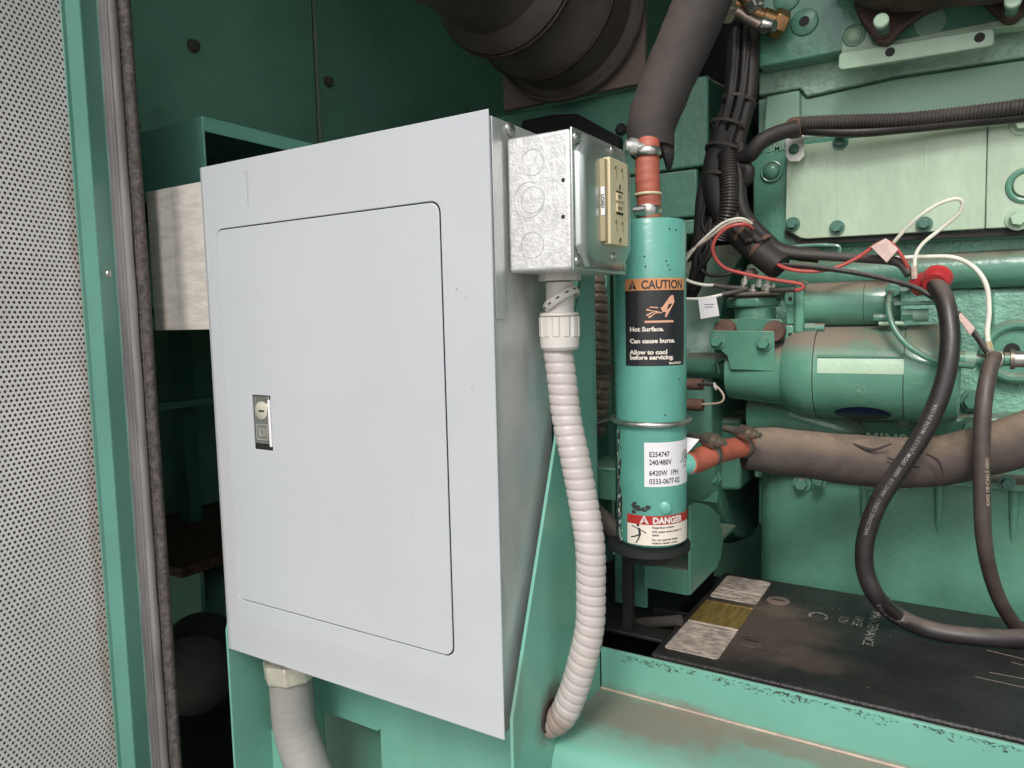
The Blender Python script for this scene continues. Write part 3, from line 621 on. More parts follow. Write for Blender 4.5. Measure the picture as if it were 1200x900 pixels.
# ================================================================= panel support bracket
br = thing('panel_bracket', 'green steel support bracket with tapered side gussets carrying the breaker panel', 'bracket', (-0.5, 0.60, -0.70))
GX = -0.3155
gpts = [(GX, 0.4935, -0.70), (GX, 0.4935, -0.335), (GX, 0.645, 0.060), (GX, 0.6665, 0.075), (GX, 0.6665, -0.70)]
MB().prism(gpts, (0.0032, 0, 0)).build('gusset', M['green'], br, 0.0005)
gpl = [(-0.6855, 0.4935, -0.70), (-0.6855, 0.4935, -0.335), (-0.6855, 0.600, 0.0), (-0.6855, 0.600, -0.70)]
MB().prism(gpl, (0.0030, 0, 0)).build('gusset', M['green'], br, 0.0005)
hl, hr_, htz = -0.70, P(447, 857, Y=0.602).x, P(447, 857, Y=0.602).z
MB().prism([(x, 0.600, z) for x, z in ((-0.682, -0.70), (-0.682, 0.13), (-0.3157, 0.13), (-0.3157, -0.70), (hr_, -0.70), (hr_, htz + .004), (hr_ - .004, htz), (-0.655, htz), (-0.655, -0.70))], (0, .003, 0)).build('back_plate', M['green'], br, 0.0005)
MB().box(-0.80, -0.30, 0.655, 0.658, -0.70, -0.40).build('inner_plate', M['engine'], br)
MB().box(-0.683, -0.662, 0.545, 0.548, -0.70, P(330, 860, Y=0.545).z).build('stiffener_lip', M['green'], br, 0.0006)
gh = P(650, 850, X=GX + .0034)
MB().torus((GX + 0.0034, 0.557, -0.362), (1, 0, 0), 0.0142, 0.0016, 30, 8).build('grommet', M['dirtyhole'], br)
MB().lathe((GX + 0.0033, 0.557, -0.362), (1, 0, 0), [(0, .0142), (.0006, .0142)], 30).build('cable_hole', M['slot'], br)

# grey conduit under the panel
gc = P(341, 795, Y=0.54)
cg = thing('grey_conduit', 'short dusty grey conduit with hexagonal connector under the breaker panel', 'conduit', (gc.x, 0.54, -0.62))
MB().lathe((gc.x - .002, .54, Z0 - .001), (0, 0, -1), [(0, .022), (.020, .023)], 28).build('connector_neck', M['castnut'], cg)
MB().lathe((gc.x, .54, Z0 - .020), (0.05, 0, -1), [(0, .024), (.003, .0298), (.005, .0308), (.022, .0300), (.026, .0270)], 8, False, phase=.15).build('hex_nut', M['castnut'], cg, 0.0022, 3)
MB().tube([(gc.x, .54, Z0 - .044), P(345, 845, Y=.54), P(352, 872, Y=.54), P(368, 915, Y=.54), P(392, 965, Y=.55)], 0.0243, 26, ribs=(0.0105, 0.00010, True)).build('conduit_hose', M['gconduit'], cg)

# ================================================================= skid rail and battery
rl = thing('skid_rail', 'green generator skid rail with dusty step in front of the battery', 'base rail', (0.2, 0.6, -1.2))
ZR, ZL = -0.3425, -0.3865
MB().prism([(-0.3120, 0.667, ZL), (-0.3120, 0.667, ZR), (-0.3120, 0.671, ZR + .0005), (-0.3120, 0.671, -0.70), (-0.3120, 0.668, -0.70)], (1.9, 0, 0)).build('upper_web', M['rail'], rl, 0.0012)
led = [(-0.3120, y, z) for y, z in ((0.6668, ZL - .0005), (0.6668, ZL - .004), (0.580, ZL - .008), (0.566, ZL - .014), (0.558, ZL - .03), (0.552, -0.62), (0.549, -0.62), (0.5545, ZL - .03), (0.5600, ZL - .012), (0.5700, ZL - .003), (0.580, ZL), (0.6668, ZL))]
led = [(-0.3120, y, z) for y, z in ((0.6668, ZL), (0.595, ZL + .001), (0.578, ZL - .002), (0.566, ZL - .008), (0.559, ZL - .019), (0.556, ZL - .035), (0.552, -0.64), (0.660, -0.64), (0.6668, -0.5))]
MB().prism(led, (1.9, 0, 0)).build('ledge', M['rail'], rl, 0, angle=50)
M['chip'] = mat('paint_chips', (0.03, 0.03, 0.028), 0.7, var=0.3)
rnd = random.Random(11); f = Flat()
for k in range(260):        # scraped slivers along the top edge of the web
    cl = rnd.choice((0.06, 0.13, 0.20, 0.30, 0.42, 0.47, 0.52, 0.66, 0.80, 0.92)) + rnd.gauss(0, .035); u = -0.30 + cl * 0.36
    if not -0.305 < u < 0.2: continue
    v = -abs(rnd.gauss(0, .0030)) - .0001; a = rnd.gauss(-.25, .5); L_ = rnd.choice((.0006, .0009, .0014, .0026)) * rnd.uniform(.7, 1.3); w2 = rnd.uniform(.00018, .0005)
    pts = [(L_ * c_ * rnd.uniform(.8, 1.2), w2 * s_ * rnd.uniform(.5, 1.5)) for c_, s_ in ((1, 0), (.5, 1), (-.2, .7), (-1, .1), (-.4, -.9), (.4, -.8))]
    f.poly([(u + x_ * math.cos(a) - y_ * math.sin(a), v + x_ * math.sin(a) + y_ * math.cos(a)) for x_, y_ in pts])
MB().tube([(-0.3115, .6662, ZL + .001), (.5, .6662, ZL + .001), (1.5, .6662, ZL + .001)], .0013, 8, step=.05).build('sealant_bead', M['tanwire'], rl)
f.build('paint_chips', M['chip'], rl, lambda u, v: (u, 0.6665, min(ZR - .0004, ZR - .0012 + v)))['kind'] = 'stuff'

bt = thing('battery', 'large dusty black battery lying behind the rail with worn labels on top', 'battery', (0.05, 0.82, -0.58))
ZBt = -0.3446; BX0 = -0.2640; BX1 = BX0 + 0.53; BY0, BY1 = 0.684, 0.955
MB().box(BX0 + .005, BX1 - .005, BY0 + .005, BY1 - .005, -0.58, ZBt - .016).build('case', M['battery'], bt, 0.003)
MB().box(BX0, BX1, BY0, BY1, ZBt - .015, ZBt).build('lid', M['battery'], bt, 0.003, 3)
lid = [o for o in bt.children if o.name.startswith('lid')][0]
def lab(name, x0, x1, y0, y1, m, parent=bt, h=0.0006): return MB().prism([(x, y, ZBt - .0004) for x, y in rrect(x0, x1, y0, y1, min(.004, (y1 - y0) * .4))], (0, 0, h + .0004)).build(name, m, parent, .0003)
lx0, lx1 = BX0 + .006, BX0 + .064
l1 = lab('worn_label', lx0 + .002, lx1, 0.702, 0.778, M['blabel'])
l2 = lab('gold_label', lx0 + .002, lx1, 0.782, 0.846, M['bgold'])
l3 = lab('worn_label', lx0 + .002, lx1, 0.862, 0.944, M['blabel'])
lab('label_margin', lx0 + .002, lx1, 0.7785, 0.7825, M['bcream'], l1, .0007); lab('label_margin', lx0 + .002, lx1, 0.846, 0.8495, M['bgold'], l2, .0007)
lab('label_margin', lx0 + .002, lx1 - .002, 0.893, 0.896, M['bcream'], l3, .0008); lab('label_margin', lx0 + .002, lx1 - .02, 0.873, 0.8755, M['bcream'], l3, .0008)
for x, y in ((912, 704), (881, 752)):
    c = P(x, y, Z=ZBt); MB().lathe((c.x, c.y, ZBt - .0004), (0, 0, 1), [(0, .0135), (.0008, .0132), (.0011, .0125)], 28).build('vent_cap', M['cap' if x > 900 else 'battery'], bt)
    MB().box(c.x - .007, c.x + .007, c.y - .0012, c.y + .0012, ZBt + .0008, ZBt + .0013).build('cap_slot', M['slot'], bt)
def laytext(body, size, px, py, ang, name='embossed_lettering', m=None, **k):
    c = P(px, py, Z=ZBt); ca, sa = math.cos(R(ang)), math.sin(R(ang))
    return Flat().text(body, size, 0, 0, **k).build(name, m or M['emboss'], lid, lambda u, v: (c.x + u * ca - v * sa, c.y + u * sa + v * ca, ZBt + .0007))
laytext('MAINTENANCE', 0.0145, 1022, 717, -90, spacing=.95); laytext('FREE', 0.0145, 1002, 722, -90); laytext('12V', 0.014, 985, 722, -90)
laytext('C', 0.030, 950, 716, -90)
for (a, c) in (((1157, 762), (1215, 776)), ((1143, 793), (1215, 809)), ((1185, 776), (1225, 786)), ((1160, 788), (1220, 799))):
    A_, C_ = P(*a, Z=ZBt), P(*c, Z=ZBt); MB().cyl((A_.x, A_.y, ZBt), (C_.x, C_.y, ZBt), .0004, seg=6).build('raised_line', M['cap'], lid)
MB().box(BX0 - .006, BX1 + .01, 0.6725, 0.6835, -0.58, ZBt - .006).build('hold_down', M['black'], bt, 0.002)

# ================================================================= coolant heater tank
TC = Vector((-0.2597, 0.678, 0)); TR_ = 0.0347
tz0, tz1 = P(766, 640, Y=0.66).z, P(764, 259, Y=0.678).z
tk = thing('coolant_heater_tank', 'upright turquoise cylindrical coolant heater tank with warning stickers', 'heater tank', (TC.x, TC.y, tz0))
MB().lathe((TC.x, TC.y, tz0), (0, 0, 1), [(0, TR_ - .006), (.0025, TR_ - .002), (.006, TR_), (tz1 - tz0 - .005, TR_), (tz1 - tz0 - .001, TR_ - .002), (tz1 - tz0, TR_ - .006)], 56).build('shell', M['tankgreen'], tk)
vd = Vector((-TC.x, -TC.y)).normalized(); A0 = math.atan2(vd.y, vd.x)
def cyl_map(off):
    def fn(u, v):
        a = A0 + u / TR_; return (TC.x + (TR_ + off) * math.cos(a), TC.y + (TR_ + off) * math.sin(a), v)
    return fn
zt = lambda py: P(764, py, Y=0.645).z
ang = lambda px: math.asin(max(-1, min(1, (px - 764.5) / 42.5))) * TR_
# caution sticker
ca0, ca1 = ang(737), ang(803); cz0, cz1 = zt(429), zt(326); H = cz1 - cz0; W_ = ca1 - ca0
cs = Flat().rect(ca0, ca1, cz0, cz1, 24).build('caution_sticker', M['lblack'], tk, cyl_map(.0003), 'black sticker with orange CAUTION heading')
Flat().rect(ca0, ca1, cz1 - H * .135, cz1, 24).build('orange_band', M['lorange'], cs, cyl_map(.0005))
f = Flat(); f.text('CAUTION', H * .135, ca0 + W_ * .26, cz1 - H * .116, bold=.0003, xs=W_ * .70 / (H * .135 * 4.75)); tu, tv = ca0 + W_ * .13, cz1 - H * .118
f.poly([(tu - .0040, tv), (tu + .0040, tv), (tu, tv + .0088)]); f.build('lettering', M['ink'], cs, cyl_map(.0007))
Flat().rect(tu - .0006, tu + .0006, tv + .0022, tv + .006).rect(tu - .0006, tu + .0006, tv + .0008, tv + .0016).build('exclamation_mark', M['lorange'], cs, cyl_map(.0009))
f = Flat(); U = lambda a: ca0 + W_ * a; Vv = lambda a: cz1 - H * a
f.poly([(U(.74), Vv(.19)), (U(.69), Vv(.20)), (U(.56), Vv(.33)), (U(.59), Vv(.385)), (U(.68), Vv(.37)), (U(.76), Vv(.27))])
f.poly([(U(.56), Vv(.33)), (U(.34), Vv(.345)), (U(.33), Vv(.365)), (U(.45), Vv(.375)), (U(.59), Vv(.385))])
f.poly([(U(.47), Vv(.365)), (U(.33), Vv(.41)), (U(.34), Vv(.425)), (U(.53), Vv(.385))]); f.poly([(U(.50), Vv(.375)), (U(.35), Vv(.44)), (U(.37), Vv(.45)), (U(.57), Vv(.39))])
f.poly([(U(.62), Vv(.375)), (U(.60), Vv(.44)), (U(.62), Vv(.445)), (U(.68), Vv(.37))]); f.line((U(.38), Vv(.325)), (U(.5), Vv(.335)), .001)
f.rect(U(.31), U(.74), Vv(.505), Vv(.480), 6); f.build('hand_pictogram', M['inko'], cs, cyl_map(.0006))
f = Flat()
for s, y_ in (('Hot Surface.', .60), ('Can cause burns.', .735), ('Allow to cool', .865), ('before servicing.', .925)): f.text(s, H * .070, U(.08), Vv(y_), bold=.00022, xs=1.12)
f.text('98-6610S-05', H * .035, U(.66), Vv(.985), bold=.0001); f.build('lettering', M['lcream'], cs, cyl_map(.0006))
# rating sticker
ra0, ra1 = ang(757), ang(806.5) + .004; rz0_, rz1_ = zt(571), zt(519)
rs = Flat().rect(ra0, ra1, rz0_, rz1_, 20).build('rating_sticker', M['lwhite'], tk, cyl_map(.0003), 'white rating sticker with curled corner')
f = Flat(); hR = rz1_ - rz0_
for s, y_ in (('E254747', .32), ('240/480V', .50), ('6420W  1PH', .74), ('0333-0677-02', .93)): f.text(s, hR * .165, ra0 + .0045, rz1_ - hR * y_, bold=.00010, xs=.80)
f.disc((ra1 - .0125, rz1_ - hR * .38), .0062, 20, .0054); f.text('UL', .0075, ra1 - .0155, rz1_ - hR * .44, bold=.0002, xs=.8); f.text('c', .006, ra1 - .022, rz1_ - hR * .5)
f.text('LISTED', .003, ra1 - .018, rz1_ - hR * .62); f.build('lettering', M['ink'], rs, cyl_map(.0006))
fl = cyl_map(.0003); a_, b_, c_ = Vector(fl(ra1, rz1_)), Vector(fl(ra1, rz1_ - .016)), Vector(fl(ra1, rz1_)) + Vector((.011, .004, -.002))
MB().prism([a_, b_, c_], (0.0001, 0.0002, 0)).build('curled_corner', M['lwhite'], rs)
# danger sticker
da0, da1 = ang(737), ang(806.8); dz0, dz1 = zt(640), zt(605); hD = dz1 - dz0; wD = da1 - da0
ds = Flat().rect(da0, da1, dz0, dz1, 24).build('danger_sticker', M['lcream'], tk, cyl_map(.0003), 'cream sticker with red DANGER heading')
Flat().rect(da0, da1, dz1 - hD * .30, dz1, 24).build('red_band', M['lred'], ds, cyl_map(.0005))
f = Flat(); f.text('DANGER', hD * .29, da0 + wD * .34, dz1 - hD * .255, bold=.0004, xs=.92); tu, tv = da0 + wD * .235, dz1 - hD * .27
f.poly([(tu - .0045, tv), (tu + .0045, tv), (tu, tv + .0085)]); f.build('lettering', M['inkw'], ds, cyl_map(.0007))
Flat().rect(tu - .0005, tu + .0005, tv + .0022, tv + .0056).rect(tu - .0005, tu + .0005, tv + .0008, tv + .0015).build('exclamation_mark', M['lred'], ds, cyl_map(.0009))
f = Flat()
for s, y_ in (('Hazardous voltage.', .42), ('Will cause severe injury or', .56), ('death.', .67), ('Do not operate heater', .83), ('without heater covers.', .94)): f.text(s, hD * .10, da0 + wD * .33, dz1 - hD * y_, bold=.00006)
u0, v0 = da0 + wD * .17, dz1 - hD * .60
f.disc((u0 - .001, v0 + .0078), .0014, 10)
for a, c, t in (((0, .005), (.001, -.002), .0022), ((0, .004), (-.0075, .0065), .0009), ((.0005, .004), (.007, .0005), .0009), ((.001, -.001), (-.004, -.0035), .0013), ((-.004, -.0035), (-.0085, -.005), .0011), ((.001, -.001), (-.001, -.0065), .0013), ((-.001, -.0065), (-.0035, -.010), .0011)):
    f.line((u0 + a[0], v0 + a[1]), (u0 + c[0], v0 + c[1]), t)
f.build('printed_text', M['ink'], ds, cyl_map(.0006))
# strap ring round the tank, dents and top details
rz = zt(497)
MB().torus((TC.x, TC.y, rz), (0.02, -0.02, 1), TR_ + .0026, .0028, 60, 12).build('clamp_ring', M['steel'], tk)
c = Vector(cyl_map(0)(ang(780), zt(596))); MB().lathe(c, (vd.x, vd.y, 0), [(-.003, .0065), (.0012, .006), (.0024, .004), (.003, .001)], 20).build('weld_boss', M['tankgreen'], tk)
c = Vector((TC.x - .006, TC.y - .012, tz1)); MB().torus((TC.x, TC.y, tz1 - .001), (0, 0, 1), .013, .0022, 30, 8).build('outlet_collar', M['tankgreen'], tk)
MB().cyl((TC.x, TC.y, tz1 - .002), (TC.x, TC.y, tz1 + .02), .0095, seg=20).build('outlet_pipe', M['tankgreen'], tk)
rp = [Vector((TC.x + .025, TC.y + .01, P(812, 545, Y=.69).z)), P(822, 545, Y=.70), P(832, 532, Y=.72)]
MB().tube(rp[:1] + [P(811, 543, Y=.698)], .0115, 18).build('inlet_pipe', M['tankgreen'], tk)
MB().lathe((TC.x - .004, TC.y + .003, tz0 + .001), (0, 0, -1), [(0, .034), (.003, .041), (.009, .041), (.012, .030), (.022, .022)], 32).build('base_cup', M['black'], tk)
MB().tube([(TC.x - .03, TC.y + .0, tz0 - .002), (TC.x - .06, TC.y + .015, tz0 + .010), (TC.x - .09, TC.y + .04, tz0 + .02)], .010, 12).build('base_lead', M['rubber'], tk)
for px_, py_ in ((787, 268), (794, 269), (781, 487), (797, 446), (759, 300), (760, 312), (783, 306), (785, 311), (787, 316)):
    c = Vector(cyl_map(.0002)(ang(px_), zt(py_))); MB().lathe(c, (math.cos(A0 + ang(px_) / TR_), math.sin(A0 + ang(px_) / TR_), 0), [(-.0002, .0009), (.0002, .0007)], 8).build('paint_nick', M['chip'], tk)
for m_, n_, nm in (('chip', 60, 'bare_patches'), ('lcream', 34, 'paint_flakes')):
    f = Flat(); rnd = random.Random(n_)
    for k in range(n_):
        u = ang(726.0) + abs(rnd.gauss(0, .0028)); v = zt(rnd.uniform(505, 638) if rnd.random() < .75 else rnd.uniform(590, 640)); L_ = rnd.uniform(.0008, .0034) * (1.3 if m_ == 'chip' else .6)
        f.poly([(u + L_ * math.cos(t) * rnd.uniform(.3, .9), v + L_ * 1.5 * math.sin(t) * rnd.uniform(.5, 1.3)) for t in (0, 1.1, 2.2, 3.3, 4.3, 5.3)])
    f.build(nm, M[m_], tk, cyl_map(.0002 if m_ == 'chip' else .0004))['kind'] = 'stuff'
f = Flat(); rnd = random.Random(4)
for k in range(26):
    u = ang(748) + rnd.gauss(0, .0045); v = zt(597) + rnd.gauss(0, .0022); L_ = rnd.uniform(.0012, .003)
    f.poly([(u + L_ * math.cos(t) * rnd.uniform(.5, 1.2), v + L_ * .6 * math.sin(t) * rnd.uniform(.5, 1.3)) for t in (0, 1.1, 2.2, 3.3, 4.3, 5.3)])
f.build('bare_patches', M['chip'], tk, cyl_map(.0002))['kind'] = 'stuff'
# stand under and behind the tank
st = thing('tank_stand', 'dark green welded stand of channel and plates beneath the heater tank', 'stand', (-0.25, 0.78, -0.70))
MB().box(-0.300, P(806, 690, Y=.76).x, .760, .764, P(800, 697, Y=.76).z, P(800, 668, Y=.76).z).build('channel_face', M['engine'], st, 0.0008)
cxr = P(806, 690, Y=.76).x
MB().box(-0.300, cxr, .7645, 0.96, P(800, 668, Y=.76).z - .004, P(800, 668, Y=.76).z).build('channel_top', M['engine'], st, 0.0008)
sp = [P(x, y, X=cxr + .0003) for x, y in ((806, 697), (806, 592), (812, 588), (828, 592), (840, 603), (845, 630), (842, 652), (838, 664))]
MB().prism(sp, (.003, 0, 0)).build('side_plate', M['engine'], st, 0.0006)
MB().box(-.345, -.305, .780, .785, -.34, -.10).build('post', M['engine'], st, .001)
MB().box(P(729, 700, Y=.74).x, P(740, 700, Y=.74).x, .740, .750, P(735, 738, Y=.74).z, -.235).build('upright_bar', M['black'], st, .0008)
MB().box(-.40, -.27, .735, .80, P(735, 738, Y=.74).z - .005, P(735, 738, Y=.74).z - .001).build('foot_plate', M['black'], st, .0008)
MB().box(-.52, -.29, .80, 1.0, -.70, -.36).build('sill', M['black'], st, .002)  # blackened, like lower_web, to paint in the darkness beneath the stand
MB().box(-.305, cxr - .002, .80, .804, -.40, -.345 ).build('lower_web', M['black'], st, .001)
MB().box(-.345, -.292, .700, .760, P(710, 548, Y=.70).z - .003, P(710, 548, Y=.70).z).build('shelf_plate', M['green'], st, .0006)
MB().box(-.345, -.305, .7010, .7040, P(710, 548, Y=.70).z - .035, P(710, 548, Y=.70).z - .0032).build('shelf_apron', M['engine'], st, .0006)
MB().box(-.370, -.290, .715, .719, P(710, 440, Y=.71).z, P(710, 428, Y=.71).z).build('strap_tab', M['dirtysteel'], st, .0006)
MB().tube([P(700, 495, Y=.70), (TC.x - .036, TC.y + .005, rz)], .0028, 10).build('ring_tail', M['steel'], st)
MB().cyl(P(708, 733, Y=.78), P(797, 727, Y=.76), .0062, seg=12).build('cross_rod', M['rubber'], st)
MB().box(-.60, -.36, .80, .81, -.30, .14).build('rear_plate', M['engine'], st, .001)
# rusty coiled conduit behind the gusset
b = MB().tube([P(694, 322, Y=.74), P(699, 360, Y=.74), P(701, 410, Y=.74), P(701, 460, Y=.74), P(696, 505, Y=.75)], 0.0125, 20, ribs=(0.0104, .0013, True))
tag(b.build('metal_conduit', M['coil']), 'rusty spiral metal conduit standing between green gusset and heater tank', 'conduit')

# ================================================================= air intake housing and beam behind
bm = thing('mounting_beam', 'green welded engine beam below the black round air housing', 'beam', (-0.45, 1.12, -0.1))
bz = P(715, 110, Y=1.12).z; bxr = P(830, 150, Y=1.12).x
MB().box(-.78, bxr, 1.12, 1.40, P(800, 198, Y=1.12).z + .001, bz).build('upper_beam', M['engine'], bm, .003)
MB().box(-.78, P(817, 230, Y=1.125).x, 1.125, 1.40, P(800, 255, Y=1.125).z, P(800, 199, Y=1.125).z).build('lower_beam', M['engine'], bm, .003)
MB().box(-.60, P(827, 268, Y=1.10).x, 1.10, 1.40, P(810, 274, Y=1.10).z, P(810, 257, Y=1.10).z).build('flange_strip', M['engine'], bm, .002)
MB().prism([P(x, y, Y=1.10) for x, y in ((612, 141), (648, 134), (676, 133), (725, 160), (725, 200), (600, 200))], (0, .018, 0)).build('dark_opening', M['void'], bm, .002)  # solid black shape standing in for a dark opening by the beam
c = P(729, 152, Y=1.12); MB().lathe((c.x, 1.12, c.z), (0, -1, 0), [(0, .009), (.006, .009), (.009, .006)], 18).build('plug', M['black'], bm)
ah = thing('air_housing', 'sooty black round rubber air coupling on a square mottled flange', 'air housing', (-0.6, 1.05, bz))
fc_ = P(664, 17, Y=1.09)
MB().box(P(590, 130, Y=1.10).x, P(756, 90, Y=1.10).x, 1.100, 1.112, bz + .0005, bz + .34).build('square_flange', M['mottle'], ah, .002)
pf = [(0.0, .128), (.008, .132), (.018, .132), (.024, .126), (.030, .120), (.075, .117), (.085, .120), (.10, .120), (.112, .112), (.150, .106), (.175, .100), (.19, .112), (.205, .115), (.215, .108), (.23, .095), (.30, .09), (.34, .094), (.36, .09)]
MB().lathe((fc_.x, 1.1000, fc_.z), (0, -1, 0), pf, 72).build('rubber_coupling', M['bellows'], ah)
MB().torus((fc_.x, 1.083, fc_.z), (0, 1, 0), .1335, .0035, 72, 10, flat=2).build('band_clamp', M['bellows'], ah)
for t_, r__ in ((.092, .121), (.197, .116)): MB().torus((fc_.x, 1.1 - t_, fc_.z), (0, 1, 0), r__, .0028, 64, 8, flat=1.6).build('band_clamp', M['brown'], ah)
MB().box(-0.45, bxr + .05, 1.42, 1.43, -.4, 1.0).build('dark_backing', M['void'], enc)  # black sheet added so the gaps behind the harness stay dark

# ================================================================= engine
XE = P(888, 200, Y=1.03).x; XR_ = 1.1
en = thing('diesel_engine', 'large green diesel engine block with pale side cover filling the right side', 'engine', (0.3, 1.2, -0.75))
def poly_y(name, pts, Y, depth, m, bev=0.002, parent=en, seg=2, label=None):
    return MB().prism([P(x, y, Y=Y) for x, y in pts], (0, depth, 0)).build(name, m, parent, bev, seg, label)
hb = P(889, 80, Y=1.0).z                      # bottom edge of the cylinder head
MB().box(XE, XR_, 1.045, 1.60, -0.30, hb + .01).build('cylinder_block', M['enginesm'], en, .004)
MB().box(P(889, 60, Y=1.0).x, XR_, 1.000, 1.60, hb, hb + .20).build('cylinder_head', M['enginesm'], en, .003)
# pale casting face between head and flat band
poly_y('cast_band', ((889, 84), (1230, 17), (1230, 62), (1050, 88), (945, 113), (938, 103), (889, 112)), 1.030, .02, M['roughpale'], .002)
poly_y('flat_band', ((889, 117), (937, 108), (945, 116), (1050, 93), (1230, 66), (1230, 132), (889, 168)), 1.036, .02, M['engdark'], .001)
poly_y('raised_pad', ((897, 113), (937, 105), (937, 168), (893, 172)), 1.022, .02, M['engdark'], .003)
# head details
c = P(943, 26, Y=1.0); MB().lathe((c.x, 1.0, c.z), (0, -1, 0), [(0, .0165), (.0025, .016), (.0035, .0145)], 28).build('plug_seat', M['engine'], en)
MB().lathe((c.x, .9963, c.z), (0, -1, 0), [(0, .0062), (.0003, .006)], 16).build('bolt_hole', M['slot'], en)
c = P(922, -2, Y=1.0); MB().lathe((c.x, 1.0, c.z), (0, -1, 0), [(0, .0165), (.0025, .016), (.0035, .0145)], 28).build('plug_seat', M['engine'], en)
def dome(px_, py_, Y, rp, m=M['enginepale'], m2=M['enginesm']):
    c = P(px_, py_, Y=Y); r_ = pr(rp, px_, py_, Y)
    MB().torus((c.x, Y, c.z), (0, 1, 0), r_ * 1.12, r_ * .14, 30, 8).build('plug_rim', m2, en)
    MB().lathe((c.x, Y + .001, c.z), (0, -1, 0), [(0, r_), (.003, r_ * .92), (.0055, r_ * .7), (.007, r_ * .35), (.0074, r_ * .05)], 26).build('core_plug', m, en)
dome(1001, 42, 1.0, 10.5); dome(904, 201, 1.008, 10, M['engine'])
c = P(1090, 27, Y=1.0); MB().lathe((c.x, 1.0, c.z), (0, -1, 0), [(0, .0165), (.0015, .016)], 28).build('core_plug', M['engdark'], en)
poly_y('head_boss_plate', ((986, 35), (1012, 28), (1033, 70), (986, 61)), .9990, .01, M['enginepale'], .001)
poly_y('head_rail', ((986, 60), (1230, 12), (1230, 26), (1165, 34), (986, 66)), .996, .02, M['enginepale'], .0008)
# drilled bracket strip
bs = poly_y('bracket_strip', ((983, 65), (986, 61.5), (1161, 33), (1165, 36), (1165, 50), (1161, 54), (986, 82), (982, 79)), .984, .008, M['enginepale'], .0012)
for p in ((1043, 61), (1148, 44)):
    c = P(*p, Y=.984); MB().lathe((c.x, .9842, c.z), (0, -1, 0), [(0, .0052), (.0006, .0052)], 16).build('bolt_hole', M['slot'], bs)
# exhaust manifold flanges
mf = thing('exhaust_manifold', 'rusty brown exhaust manifold flanges bolted along the top of the engine', 'manifold', (.05, .95, .37))
def flange(pts, Y, d, bolt, tip, r_):
    MB().prism([P(x, y, Y=Y) for x, y in pts], (0, d, 0)).build('flange', M['brown'], mf, .003)
    c = P(*bolt, Y=Y); MB().lathe((c.x, Y + .001, c.z), (0, -1, 0), [(0, r_ * 1.5), (.004, r_ * 1.45)], 22).build('washer', M['brown'], mf)
    MB().lathe((c.x, Y - .003, c.z), (0, -1, 0), [(0, r_), (.026, r_)], 24).build('spacer', M['enginesm'], mf)
    MB().lathe((c.x, Y - .029, c.z), (0, -1, 0), [(0, r_ * 1.2), (.007, r_ * 1.2), (.008, r_ * 1.0)], 20, True).build('bolt_head', M['enginepale'], mf)
flange(((998, -25), (1001, 8), (1008, 25), (1028, 51), (1040, 53), (1060, 32), (1082, 16), (1110, 4), (1110, -30)), .975, .012, (1036, 36), 0, .0066)
flange(((1140, -30), (1150, 2), (1163, 14), (1178, 27), (1190, 26), (1205, 12), (1225, 0), (1225, -30)), .975, .012, (1185, 14), 0, .0066)
MB().tube([P(985, -60, Y=.95), P(1040, -30, Y=.945), P(1110, -34, Y=.945), P(1180, -42, Y=.945), P(1260, -60, Y=.945)], [.030, .036, .036, .036, .036], 22).build('runner', M['brown'], mf)
MB().box(P(1075, 0, Y=.97).x, XR_, .955, .985, P(1120, 2, Y=.97).z, .46).build('heat_web', M['brown'], mf, .004)
# left casting with number and side cover plates
poly_y('side_casting', ((880, 176), (925, 165), (1240, 118), (1240, 268), (1240, 276), (882, 292), (882, 205), (878, 190)), 1.010, .03, M['enginesm'], .003)
c = P(884, 180, Y=1.0085)
Flat().text('W3M0', .0135, 0, 0, bold=.0003).build('cast_number', M['engdark'], en, lambda u, v: (c.x + u * 1.1, 1.0085, c.z + v))
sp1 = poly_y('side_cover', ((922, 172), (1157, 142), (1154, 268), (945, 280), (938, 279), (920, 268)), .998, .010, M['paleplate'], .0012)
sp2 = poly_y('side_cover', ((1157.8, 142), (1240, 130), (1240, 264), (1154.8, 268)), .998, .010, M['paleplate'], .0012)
for (x0_, x1_) in ((981, 983), (1085, 1086.5)):
    poly_y('pressed_seam', ((x0_, 170), (x1_, 170), (x1_ - 1, 272), (x0_ - 1, 272)), .9978, .002, M['enginepale'], 0)
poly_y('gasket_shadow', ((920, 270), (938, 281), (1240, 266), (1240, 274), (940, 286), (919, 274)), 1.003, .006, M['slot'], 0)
for p in ((929, 263), (981, 267), (1083, 263), (985, 167)): inst(en, 'bolt', BOLTC, P(*p, Y=.998), (0, random.random(), 0), .85)
for p in ((1193, 257), (1198, 145)): inst(en, 'bolt', BOLTP, P(*p, Y=.998), (0, random.random(), 0), 1.15)
c = P(1203, 217, Y=.998); MB().torus((c.x, .998, c.z), (0, 1, 0), .0165, .0035, 30, 8).build('port_ring', M['enginesm'], en); MB().lathe((c.x, .998, c.z), (0, -1, 0), [(0, .0135), (.005, .012)], 24).build('port_plug', M['paleplate'], en)
